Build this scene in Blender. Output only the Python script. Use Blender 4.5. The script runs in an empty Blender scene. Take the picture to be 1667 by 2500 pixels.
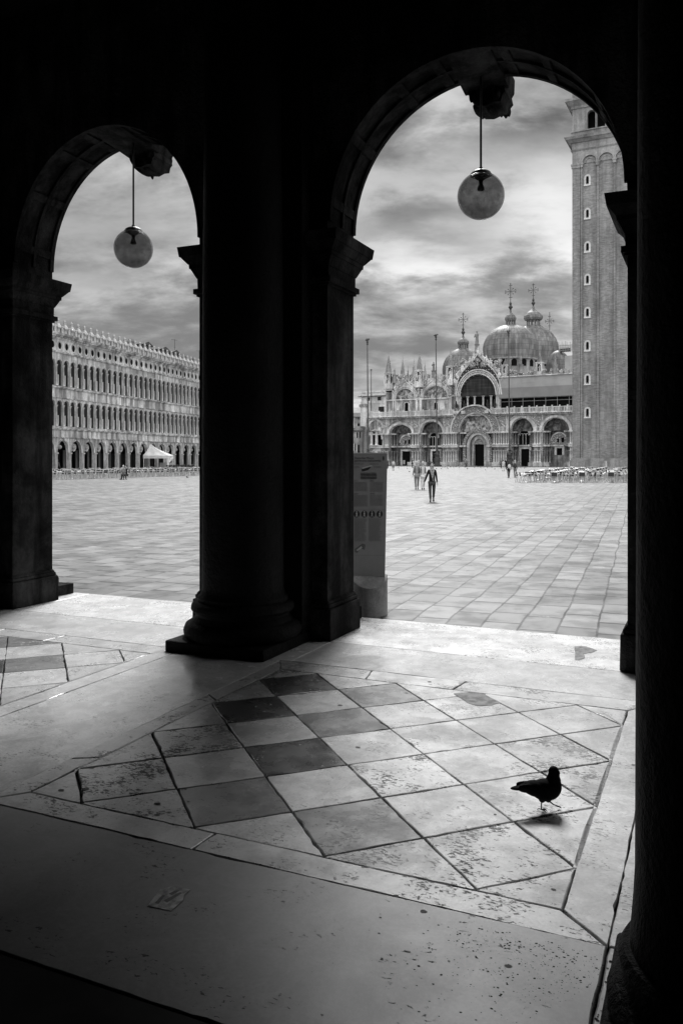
import bpy, bmesh, math, random
from mathutils import Vector, Matrix
C = bpy.context.scene
COL = C.collection
rnd = random.Random(7)
PI = math.pi
R = math.radians

# ------------------------------------------------------------------ camera, sky, sun, exposure
F_PX, YH, XC, H = 2000.0, 1118.0, 833.5, 1.95      # focal length in photo pixels, horizon row, centre column, eye height
cam_d = bpy.data.cameras.new('camera')
cam = bpy.data.objects.new('camera', cam_d); COL.objects.link(cam)
cam.location = (0, 0, H); cam.rotation_euler = (R(90), 0, 0)
cam_d.sensor_fit = 'VERTICAL'; cam_d.sensor_height = 36.0; cam_d.sensor_width = 24.0
cam_d.lens = F_PX / 2500 * 36
cam_d.shift_y = -(1250 - YH) / 2500
cam_d.clip_start = 0.05; cam_d.clip_end = 5000
C.camera = cam

SUN_EL, SUN_AZ = 46.5, 4.0        # azimuth measured from +Y towards +X
world = bpy.data.worlds.new("World"); C.world = world; world.use_nodes = True
nt = world.node_tree; N = nt.nodes; L = nt.links
for n in list(N): N.remove(n)
def wn(t, **k):
    n = N.new(t)
    for a, b in k.items(): setattr(n, a, b)
    return n
def wmath(op, a, b=None, c=None, clamp=False):
    n = N.new('ShaderNodeMath'); n.operation = op; n.use_clamp = clamp
    for i, v in enumerate((a, b, c)):
        if v is None: continue
        if isinstance(v, (int, float)): n.inputs[i].default_value = v
        else: L.new(v, n.inputs[i])
    return n.outputs[0]
sky = wn('ShaderNodeTexSky', sky_type='NISHITA', sun_disc=False)
sky.sun_elevation = R(SUN_EL); sky.sun_rotation = R(SUN_AZ)
bw = wn('ShaderNodeRGBToBW'); L.new(sky.outputs[0], bw.inputs[0])
tc = wn('ShaderNodeTexCoord'); sep = wn('ShaderNodeSeparateXYZ'); L.new(tc.outputs['Generated'], sep.inputs[0])
zc = wmath('MAXIMUM', sep.outputs[2], 0.0)
den = wmath('ADD', zc, 0.30)
px_, py_ = wmath('DIVIDE', sep.outputs[0], den), wmath('DIVIDE', sep.outputs[1], den)
comb = wn('ShaderNodeCombineXYZ'); L.new(wmath('MULTIPLY', px_, 0.85), comb.inputs[0]); L.new(wmath('MULTIPLY', py_, 1.25), comb.inputs[1])
def wnoise(scale, det, rough, off, dist=0.0):
    m = wn('ShaderNodeMapping'); L.new(comb.outputs[0], m.inputs[0]); m.inputs['Location'].default_value = off
    n = wn('ShaderNodeTexNoise'); L.new(m.outputs[0], n.inputs[0])
    n.inputs['Scale'].default_value = scale; n.inputs['Detail'].default_value = det
    n.inputs['Roughness'].default_value = rough; n.inputs['Distortion'].default_value = dist
    return n.outputs[0]
n1 = wnoise(1.5, 8, 0.56, (3.1, 1.7, 0), 0.15)
n2 = wnoise(5.2, 8, 0.60, (8.1, 4.7, 2), 0.15)
cl = wmath('ADD', wmath('MULTIPLY', n1, 0.62), wmath('MULTIPLY', n2, 0.38))
ramp = wn('ShaderNodeMapRange', interpolation_type='SMOOTHSTEP'); L.new(cl, ramp.inputs[0])
for i, v in enumerate((0.41, 0.60, 0.50, 1.50)): ramp.inputs[i + 1].default_value = v
cloud = ramp.outputs[0]
# individual cloud banks: (photo x, y) gives the direction, (half width, half height) in radians, gain
def bank(x, y, wx, wy, gain):
    global cloud
    az = math.atan2(x - XC, F_PX); el = math.atan2(YH - y, math.hypot(F_PX, x - XC))
    a = wmath('ARCTAN2', sep.outputs[0], sep.outputs[1]); e = wmath('ARCSINE', sep.outputs[2])
    wob = wmath('MULTIPLY', wmath('SUBTRACT', n2, 0.5), 0.14)
    da = wmath('DIVIDE', wmath('SUBTRACT', a, az), wx)
    de = wmath('DIVIDE', wmath('ADD', wmath('SUBTRACT', e, el), wob), wy)
    d2 = wmath('ADD', wmath('MULTIPLY', da, da), wmath('MULTIPLY', de, de))
    g = wmath('POWER', 2.718, wmath('MULTIPLY', d2, -1.0))
    cloud = wmath('MULTIPLY', cloud, wmath('ADD', wmath('MULTIPLY', g, gain), 1.0))
bank(1010, 540, 0.12, 0.030, -0.45)
bank(1330, 330, 0.10, 0.022, -0.42)
bank(1000, 400, 0.20, 0.03, -0.15)
bank(1130, 640, 0.17, 0.026, 0.60)
bank(1320, 520, 0.07, 0.05, 0.50)
bank(1000, 260, 0.12, 0.03, 0.2)
bank(1110, 720, 0.22, 0.018, -0.05)
bank(1300, 760, 0.10, 0.03, 0.25)
bank(230, 520, 0.14, 0.05, -0.35)
bank(400, 640, 0.05, 0.03, 0.35)
bank(250, 640, 0.08, 0.02, -0.25)
bank(880, 980, 0.05, 0.02, 0.6)
def sstep(v, a, b, c, d):
    n = wn('ShaderNodeMapRange', interpolation_type='SMOOTHSTEP'); L.new(v, n.inputs[0])
    for i, x in enumerate((a, b, c, d)): n.inputs[i + 1].default_value = x
    return n.outputs[0]
# overcast: brightest overhead, darker low over the basilica; rear glow added to lift the facades
over = wmath('MULTIPLY', wmath('ADD', sstep(zc, 0.46, 0.85, 1.0, 2.5), sstep(sep.outputs[1], 0.25, -0.6, 0.0, 2.3)), 4.2)
over = wmath('MULTIPLY', over, cloud)
tot = wmath('ADD', wmath('MULTIPLY', bw.outputs[0], 0.03), over)
bg = wn('ShaderNodeBackground'); bg.inputs[1].default_value = 0.10
L.new(tot, bg.inputs[0]); wo = wn('ShaderNodeOutputWorld'); L.new(bg.outputs[0], wo.inputs[0])

sun_d = bpy.data.lights.new('sun', 'SUN'); sun_d.energy = 4.4; sun_d.angle = R(18); sun_d.color = (1, 1, 1)
sun = bpy.data.objects.new('sun', sun_d); COL.objects.link(sun)
sv = Vector((math.sin(R(SUN_AZ)) * math.cos(R(SUN_EL)), math.cos(R(SUN_AZ)) * math.cos(R(SUN_EL)), math.sin(R(SUN_EL))))
sun.rotation_euler = sv.to_track_quat('Z', 'Y').to_euler(); sun.location = (0, 60, 90)
C.view_settings.view_transform = 'Standard'; C.view_settings.look = 'None'; C.view_settings.gamma = 1
C.view_settings.exposure = 0.0
C.render.engine = 'CYCLES'
C.cycles.use_adaptive_sampling = True; C.cycles.adaptive_threshold = 0.02; C.cycles.max_bounces = 6; C.cycles.diffuse_bounces = 3; C.cycles.glossy_bounces = 3

# ------------------------------------------------------------------ materials
MATS = {}
def gcol(v): return (v, v, v, 1)
class MatB:
    """small helper round a node tree: every colour is a grey, the photograph is black and white"""
    def __init__(s, name, rough=0.7, spec=0.4, metal=0.0):
        s.m = bpy.data.materials.new(name); s.m.use_nodes = True; s.t = s.m.node_tree; s.n = s.t.nodes; s.l = s.t.links
        s.b = s.n['Principled BSDF']; s.b.inputs['Roughness'].default_value = rough
        s.b.inputs['Specular IOR Level'].default_value = spec; s.b.inputs['Metallic'].default_value = metal
        s.tc = s.n.new('ShaderNodeTexCoord'); MATS[name] = s.m
    def mapping(s, sc=(1, 1, 1), rot=(0, 0, 0), loc=(0, 0, 0), src=None):
        m = s.n.new('ShaderNodeMapping'); s.l.new(src or s.tc.outputs['Object'], m.inputs[0])
        m.inputs['Scale'].default_value = sc; m.inputs['Rotation'].default_value = rot; m.inputs['Location'].default_value = loc
        return m.outputs[0]
    def noise(s, scale, det=5, rough=0.6, vec=None, dist=0.0):
        n = s.n.new('ShaderNodeTexNoise'); s.l.new(vec or s.tc.outputs['Object'], n.inputs[0])
        n.inputs['Scale'].default_value = scale; n.inputs['Detail'].default_value = det
        n.inputs['Roughness'].default_value = rough; n.inputs['Distortion'].default_value = dist
        return n.outputs[0]
    def voro(s, scale, vec=None, feature='F1', out='Distance', rand=1.0):
        n = s.n.new('ShaderNodeTexVoronoi'); n.feature = feature; s.l.new(vec or s.tc.outputs['Object'], n.inputs[0])
        n.inputs['Scale'].default_value = scale; n.inputs['Randomness'].default_value = rand
        return n.outputs[out]
    def rng(s, v, a, b, c, d, smooth=True):
        n = s.n.new('ShaderNodeMapRange'); n.interpolation_type = 'SMOOTHSTEP' if smooth else 'LINEAR'
        s.l.new(v, n.inputs[0])
        for i, x in enumerate((a, b, c, d)): n.inputs[i + 1].default_value = x
        return n.outputs[0]
    def math(s, op, a, b=None, clamp=False):
        n = s.n.new('ShaderNodeMath'); n.operation = op; n.use_clamp = clamp
        for i, v in enumerate((a, b)):
            if v is None: continue
            if isinstance(v, (int, float)): n.inputs[i].default_value = v
            else: s.l.new(v, n.inputs[i])
        return n.outputs[0]
    def mul(s, a, b): return s.math('MULTIPLY', a, b)
    def color(s, v): s.l.new(v, s.b.inputs['Base Color'])
    def rough(s, v): s.l.new(v, s.b.inputs['Roughness'])
    def bump(s, v, strength, dist=0.02):
        n = s.n.new('ShaderNodeBump'); n.inputs['Strength'].default_value = strength; n.inputs['Distance'].default_value = dist
        s.l.new(v, n.inputs['Height']); s.l.new(n.outputs[0], s.b.inputs['Normal'])

def plain(name, v, rough=0.6, spec=0.4, metal=0.0, var=0.25, scale=6):
    b = MatB(name, rough, spec, metal)
    b.color(b.rng(b.noise(scale), 0.3, 0.7, v * (1 - var), v * (1 + var)))
    return b.m
def weathered(name, lo, hi, scale=1.0, streak=0.5, bump=0.5, rough=0.8, bd=0.05, fine=9, spec=0.3):
    """old stone: blotches, vertical rain streaks and fine relief"""
    b = MatB(name, rough, spec)
    blot = b.rng(b.noise(scale * 0.6, 6, 0.65), 0.32, 0.68, lo, hi)
    st = b.noise(scale * 2.2, 4, 0.6, b.mapping((1, 1, 0.12)))
    fac = b.rng(st, 0.35, 0.62, 1 - streak, 1.08)
    fn = b.noise(scale * fine, 4, 0.7)
    b.color(b.mul(b.mul(blot, fac), b.rng(fn, 0.3, 0.7, 0.82, 1.15)))
    b.bump(b.math('ADD', fn, b.mul(b.noise(scale * fine * 3), 0.4)), bump, bd)
    return b.m

def floor_marble(name, base, pits=0.0, var=0.2, rough=(0.22, 0.42), seed=0.0):
    b = MatB(name, 0.3, 0.75)
    vec = b.mapping((1, 1, 1), loc=(seed * 3.7, seed * 1.9, seed))
    big = b.rng(b.noise(1.6, 5, 0.6, vec), 0.3, 0.7, base * (1 - var), base * (1 + var * 0.6))
    vein = b.rng(b.noise(5.0, 8, 0.72, vec, 1.6), 0.40, 0.60, 0.86, 1.06)
    col = b.mul(big, vein)
    grain = b.noise(60, 3, 0.6, vec)
    col = b.mul(col, b.rng(grain, 0.3, 0.7, 0.9, 1.08))
    # worm-shaped pits of worn travertine-like stone
    pv = b.mapping((1.0, 2.1, 1), rot=(0, 0, 0.5 + seed), loc=(seed, 0, 0))
    wn_ = b.noise(34, 4, 0.60, pv, 0.7); reg = b.rng(b.noise(4.5, 3, 0.5, vec), 0.40, 0.66, -0.10, 0.07)
    thr = b.math('ADD', wn_, b.mul(reg, 1.0))
    pit = b.rng(thr, 0.655 - 0.046 * pits, 0.672 - 0.046 * pits, 0.0, 1.0)
    dust = b.rng(b.noise(7.0, 8, 0.75, vec, 1.0), 0.58, 0.75, 1.0, 0.80)
    b.color(b.mul(b.mul(col, dust), b.rng(pit, 0, 1, 1.0, 0.16)))
    b.rough(b.math('ADD', b.rng(b.noise(3, 5, 0.65, vec), 0.3, 0.7, rough[0], rough[1]), b.mul(pit, 0.35)))
    hgt = b.math('SUBTRACT', b.math('ADD', b.mul(b.noise(7, 4, 0.55, vec), 0.6), b.mul(grain, 0.05)), b.mul(pit, 0.6))
    b.bump(hgt, 0.35, 0.006)
    return b.m

floor_marble('marble_slab', 0.66, 0.45, 0.16, (0.15, 0.30), 0.0)
floor_marble('marble_threshold', 0.74, 1.5, 0.14, (0.20, 0.36), 1.3)
floor_marble('marble_light', 0.60, 0.6, 0.22, (0.17, 0.34), 2.1)
floor_marble('marble_worn', 0.55, 1.7, 0.24, (0.20, 0.38), 3.3)
floor_marble('marble_pitted', 0.50, 2.6, 0.28, (0.24, 0.45), 4.6)
floor_marble('marble_mid', 0.22, 0.8, 0.2, (0.20, 0.36), 5.2)
floor_marble('marble_dark', 0.085, 0.5, 0.25, (0.20, 0.34), 6.4)
floor_marble('marble_border', 0.50, 1.5, 0.2, (0.24, 0.42), 7.7)
floor_marble('marble_band_shaded', 0.12, -0.5, 0.08, (0.42, 0.47), 8.9)  # band marble with the inward light falloff put into its colour
plain('grout', 0.006, 0.9, 0.2)
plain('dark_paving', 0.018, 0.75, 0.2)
plain('gum', 0.10, 0.7, 0.2)
plain('mortar_patch', 0.22, 0.85, 0.2, var=0.4, scale=20)
weathered('portico_stone', 0.006, 0.060, 2.2, 0.7, 0.9, 0.85, 0.04, 9, 0.06)  # portico shade is put into the colour of this stone
weathered('portico_shaded', 0.003, 0.012, 1.8, 0.5, 0.8, 0.6, 0.03, 9, 0.10)  # same stone, coloured darker still for the shaded columns
weathered('shaded_plaster', 0.004, 0.009, 1.0, 0.1, 0.2, 0.9, 0.05, 9, 0.05)  # plaster coloured near black, standing in for the interior shade
weathered('basilica_stone', 0.30, 0.80, 0.45, 0.6, 0.8, 0.8, 0.12, 7)
weathered('basilica_pale', 0.52, 0.86, 0.5, 0.35, 0.7, 0.8, 0.10, 7)
weathered('recess_shade_stone', 0.14, 0.40, 0.5, 0.6, 0.8, 0.8, 0.12, 7)  # basilica stone with the portal shade mixed into its colour
weathered('recess_shade_marble', 0.14, 0.50, 0.7, 0.6, 0.3, 0.6, 0.05)  # column marble darkened in colour for the same portal shade
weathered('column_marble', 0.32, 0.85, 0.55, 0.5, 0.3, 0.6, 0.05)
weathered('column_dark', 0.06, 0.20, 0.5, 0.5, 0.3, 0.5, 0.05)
weathered('procuratie_stone', 0.40, 0.84, 0.5, 0.55, 0.6, 0.8, 0.06, 5)
weathered('procuratie_pale', 0.46, 0.88, 0.6, 0.65, 0.5, 0.8, 0.06, 4)
weathered('palace_stone', 0.50, 0.75, 0.4, 0.25, 0.4, 0.8, 0.05)
weathered('tower_stone', 0.20, 0.36, 0.4, 0.35, 0.4, 0.85, 0.05)
weathered('granite', 0.16, 0.30, 6, 0.1, 0.3, 0.8, 0.01)
weathered('house_plaster', 0.22, 0.45, 0.5, 0.5, 0.3, 0.9)
plain('roof_tiles', 0.09, 0.9, 0.2, var=0.5, scale=4)
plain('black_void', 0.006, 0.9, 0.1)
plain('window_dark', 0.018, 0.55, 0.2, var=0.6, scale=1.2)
plain('iron', 0.02, 0.45, 0.5, 0.3)
plain('bronze', 0.06, 0.5, 0.5, 0.4, var=0.5)
plain('pole_paint', 0.10, 0.5, 0.4, 0.2)
plain('chair_metal', 0.55, 0.35, 0.5, 0.6, var=0.2)
plain('chair_dark', 0.05, 0.5, 0.4, 0.2)
plain('chair_slat', 0.85, 0.4, 0.5, 0.1, var=0.1)
plain('cloth_white', 0.72, 0.85, 0.2, var=0.12, scale=1.5)
plain('curtain', 0.66, 0.9, 0.2, var=0.3, scale=2.5)
plain('sheet', 0.38, 0.8, 0.25, var=0.14, scale=0.25)
plain('sheet_dark', 0.27, 0.8, 0.25, var=0.12, scale=0.25)
plain('paper', 0.46, 0.8, 0.2, var=0.5, scale=30)
plain('scaffold', 0.30, 0.5, 0.4, 0.5)
plain('skin', 0.42, 0.6, 0.35, var=0.06)
plain('hair_dark', 0.03, 0.6, 0.3)
plain('hair_grey', 0.45, 0.6, 0.3)
plain('cloth_black', 0.014, 0.85, 0.2, var=0.3)
plain('cloth_denim', 0.045, 0.85, 0.2, var=0.4, scale=9)
plain('cloth_grey', 0.17, 0.9, 0.2, var=0.2)
plain('cloth_mid', 0.28, 0.9, 0.2, var=0.2)
plain('cloth_light', 0.58, 0.9, 0.2, var=0.1)
plain('cloth_scarf', 0.30, 0.8, 0.2, var=0.7, scale=28)
plain('shoe', 0.02, 0.5, 0.4)
plain('feather_black', 0.004, 0.8, 0.06, var=0.5, scale=60)
plain('feather_grey', 0.06, 0.7, 0.3, var=0.4, scale=30)
plain('sign_face', 0.24, 0.5, 0.4, var=0.10, scale=3)
plain('sign_edge', 0.70, 0.5, 0.4, var=0.05)
plain('sign_ink', 0.025, 0.6, 0.3, var=0.2)
plain('sign_block', 0.12, 0.6, 0.3, var=0.3, scale=90)
plain('sign_pale', 0.42, 0.6, 0.3, var=0.2)

def mosaic(name, lo, hi, scale):
    b = MatB(name, 0.5, 0.4)
    v = b.noise(scale, 6, 0.68, b.mapping((1, 1, 0.7)), 0.9)
    w = b.voro(scale * 1.4)
    b.color(b.mul(b.rng(v, 0.40, 0.66, lo, hi), b.rng(w, 0.1, 0.6, 0.65, 1.25)))
    b.bump(v, 0.4, 0.1); return b.m
mosaic('mosaic_shaded', 0.012, 0.16, 0.75)  # lunette colour lowered for the shade inside the portals
mosaic('mosaic_light', 0.06, 0.55, 0.9)
def relief(name, lo, hi, scale, dist=0.25):
    b = MatB(name, 0.8, 0.3)
    v = b.voro(scale); w = b.noise(scale * 1.2, 4, 0.6)
    b.color(b.mul(b.rng(v, 0.12, 0.55, hi, lo), b.rng(w, 0.3, 0.7, 0.7, 1.15)))
    b.bump(b.rng(v, 0, 0.7, 1, 0), 0.9, dist); return b.m
relief('carved_stone', 0.26, 0.74, 2.6)
relief('carved_pale', 0.36, 0.80, 1.9)
relief('star_blue', 0.02, 0.028, 1.3, 0.02)
def star_mat():
    b = MatB('starred_ground', 0.6, 0.3)
    v = b.voro(1.5, b.mapping((1, 0.01, 1)), rand=0.2)
    b.color(b.rng(v, 0.17, 0.24, 0.5, 0.03)); return b.m
star_mat()

def lead_mat():
    b = MatB('lead_sheet', 0.55, 0.4, 0.15)
    sp = b.n.new('ShaderNodeSeparateXYZ'); b.l.new(b.tc.outputs['Object'], sp.inputs[0])
    ang = b.math('ARCTAN2', sp.outputs[0], sp.outputs[1])
    cb = b.n.new('ShaderNodeCombineXYZ'); b.l.new(b.mul(ang, 48 / (2 * PI)), cb.inputs[0]); b.l.new(b.mul(sp.outputs[2], 0.75), cb.inputs[1])
    br = b.n.new('ShaderNodeTexBrick'); b.l.new(cb.outputs[0], br.inputs[0])
    br.offset = 0.0; br.inputs['Scale'].default_value = 1.0; br.inputs['Brick Width'].default_value = 1.0; br.inputs['Row Height'].default_value = 1.0
    br.inputs['Mortar Size'].default_value = 0.05; br.inputs['Mortar Smooth'].default_value = 1.0
    br.inputs['Color1'].default_value = gcol(0.13); br.inputs['Color2'].default_value = gcol(0.20); br.inputs['Mortar'].default_value = gcol(0.05)
    bwn = b.n.new('ShaderNodeRGBToBW'); b.l.new(br.outputs[0], bwn.inputs[0])
    st = b.noise(0.9, 5, 0.65, b.mapping((1, 1, 0.2)))
    b.color(b.mul(bwn.outputs[0], b.rng(st, 0.3, 0.7, 0.6, 1.5)))
    b.bump(br.outputs['Fac'], -0.5, 0.1); return b.m
lead_mat()

def brick_mat():
    b = MatB('tower_brick', 0.9, 0.2)
    sp = b.n.new('ShaderNodeSeparateXYZ'); b.l.new(b.tc.outputs['Object'], sp.inputs[0])
    cb = b.n.new('ShaderNodeCombineXYZ'); b.l.new(b.math('ADD', sp.outputs[0], sp.outputs[1]), cb.inputs[0]); b.l.new(sp.outputs[2], cb.inputs[1])
    br = b.n.new('ShaderNodeTexBrick'); b.l.new(cb.outputs[0], br.inputs[0])
    br.inputs['Scale'].default_value = 1.0; br.inputs['Brick Width'].default_value = 0.5; br.inputs['Row Height'].default_value = 0.16
    br.inputs['Mortar Size'].default_value = 0.02
    br.inputs['Color1'].default_value = gcol(0.18); br.inputs['Color2'].default_value = gcol(0.30); br.inputs['Mortar'].default_value = gcol(0.24)
    bwn = b.n.new('ShaderNodeRGBToBW'); b.l.new(br.outputs[0], bwn.inputs[0])
    st = b.noise(0.5, 6, 0.7, b.mapping((1, 1, 0.25)))
    sp2 = b.rng(b.noise(3.0, 5, 0.8, b.mapping((0.6, 0.6, 2.6))), 0.60, 0.72, 1.0, 1.7)
    b.color(b.mul(b.mul(bwn.outputs[0], b.mul(b.rng(st, 0.3, 0.7, 0.70, 1.30), b.rng(b.noise(1.6, 5, 0.7, b.mapping((1, 1, 0.05))), 0.35, 0.65, 0.93, 1.06))), sp2))
    return b.m
brick_mat()

def scrim_mat():
    b = MatB('scrim_net', 0.9, 0.1)
    v = b.noise(0.8, 3, 0.5, b.mapping((3, 3, 0.3))); w = b.noise(0.8, 3, 0.5, b.mapping((0.3, 0.3, 3)))
    b.color(b.mul(b.rng(v, 0.3, 0.7, 0.035, 0.06), b.rng(w, 0.3, 0.7, 0.7, 1.3))); return b.m
scrim_mat()

def paving_mat():
    b = MatB('trachyte_paving', 0.5, 0.5)
    warp = b.n.new('ShaderNodeVectorMath'); warp.operation = 'ADD'
    nz = b.n.new('ShaderNodeTexNoise'); b.l.new(b.tc.outputs['Object'], nz.inputs[0]); nz.inputs['Scale'].default_value = 0.55; nz.inputs['Detail'].default_value = 3
    sc = b.n.new('ShaderNodeVectorMath'); sc.operation = 'SCALE'; sc.inputs[3].default_value = 0.13; b.l.new(nz.outputs['Color'], sc.inputs[0])
    b.l.new(b.tc.outputs['Object'], warp.inputs[0]); b.l.new(sc.outputs[0], warp.inputs[1])
    rot = b.mapping((1, 1, 0), rot=(0, 0, R(20.0) - PI / 2), src=warp.outputs[0])
    rot = b.mapping((0.36, 1, 1), src=rot)      # cross joints are wider than the long ones
    br = b.n.new('ShaderNodeTexBrick'); b.l.new(rot, br.inputs[0])
    br.offset = 0.37; br.offset_frequency = 2; br.squash = 0.8; br.squash_frequency = 3
    br.inputs['Scale'].default_value = 1.0; br.inputs['Brick Width'].default_value = 0.82 * 0.36; br.inputs['Row Height'].default_value = 0.42
    br.inputs['Mortar Size'].default_value = 0.013; br.inputs['Mortar Smooth'].default_value = 0.15; br.inputs['Bias'].default_value = 0.15
    br.inputs['Color1'].default_value = gcol(0.050); br.inputs['Color2'].default_value = gcol(0.185); br.inputs['Mortar'].default_value = gcol(0.004)
    bwn = b.n.new('ShaderNodeRGBToBW'); b.l.new(br.outputs[0], bwn.inputs[0])
    big = b.rng(b.noise(0.16, 5, 0.6), 0.3, 0.7, 0.86, 1.16)
    mid = b.rng(b.noise(2.2, 5, 0.65), 0.3, 0.7, 0.86, 1.12)
    fine = b.rng(b.noise(70, 2, 0.6), 0.3, 0.7, 0.86, 1.14)
    # pale oval spots, wear plus puddle reflections brightened into the colour, one per cell in some cells
    vv = b.mapping((1, 1, 0)); sp = b.voro(1.15, vv); cellc = b.n.new('ShaderNodeTexVoronoi'); b.l.new(vv, cellc.inputs[0]); cellc.inputs['Scale'].default_value = 1.15
    bw2 = b.n.new('ShaderNodeRGBToBW'); b.l.new(cellc.outputs['Color'], bw2.inputs[0])
    spot = b.mul(b.rng(b.math('ADD', sp, b.mul(b.noise(9, 3), 0.06)), 0.13, 0.18, 1, 0), b.rng(bw2.outputs[0], 0.55, 0.60, 0, 1))
    dk = b.mul(b.rng(sp, 0.2, 0.3, 1, 0), b.rng(bw2.outputs[0], 0.22, 0.26, 1, 0))
    col = b.mul(b.mul(b.mul(bwn.outputs[0], big), mid), fine)
    col = b.mul(col, b.rng(dk, 0, 1, 1.0, 0.75))
    col = b.math('ADD', col, b.mul(spot, 0.22))
    b.color(b.mul(col, 1.0))
    b.rough(b.math('SUBTRACT', b.rng(b.noise(1.7, 5, 0.65), 0.40, 0.60, 0.34, 0.50), b.mul(spot, 0.15)))
    b.bump(b.math('SUBTRACT', b.mul(b.noise(2.6, 4, 0.6), 0.12), b.mul(br.outputs['Fac'], 0.5)), 0.4, 0.015)
    return b.m
paving_mat()

def globe_mat():
    b = MatB('smoked_glass', 0.25, 0.5)
    n = b.noise(14, 6, 0.7); sp = b.n.new('ShaderNodeSeparateXYZ'); b.l.new(b.tc.outputs['Object'], sp.inputs[0])
    dirt = b.rng(b.math('ADD', sp.outputs[2], b.mul(b.noise(9, 4), 0.05)), -0.15, -0.08, 0.72, 1.0)      # grime settled in the bowl
    b.color(b.mul(b.rng(n, 0.3, 0.7, 0.34, 0.62), dirt))
    b.b.inputs['Transmission Weight'].default_value = 0.85; b.b.inputs['IOR'].default_value = 1.02
    b.b.inputs['Roughness'].default_value = 0.12
    return b.m
globe_mat()

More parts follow.
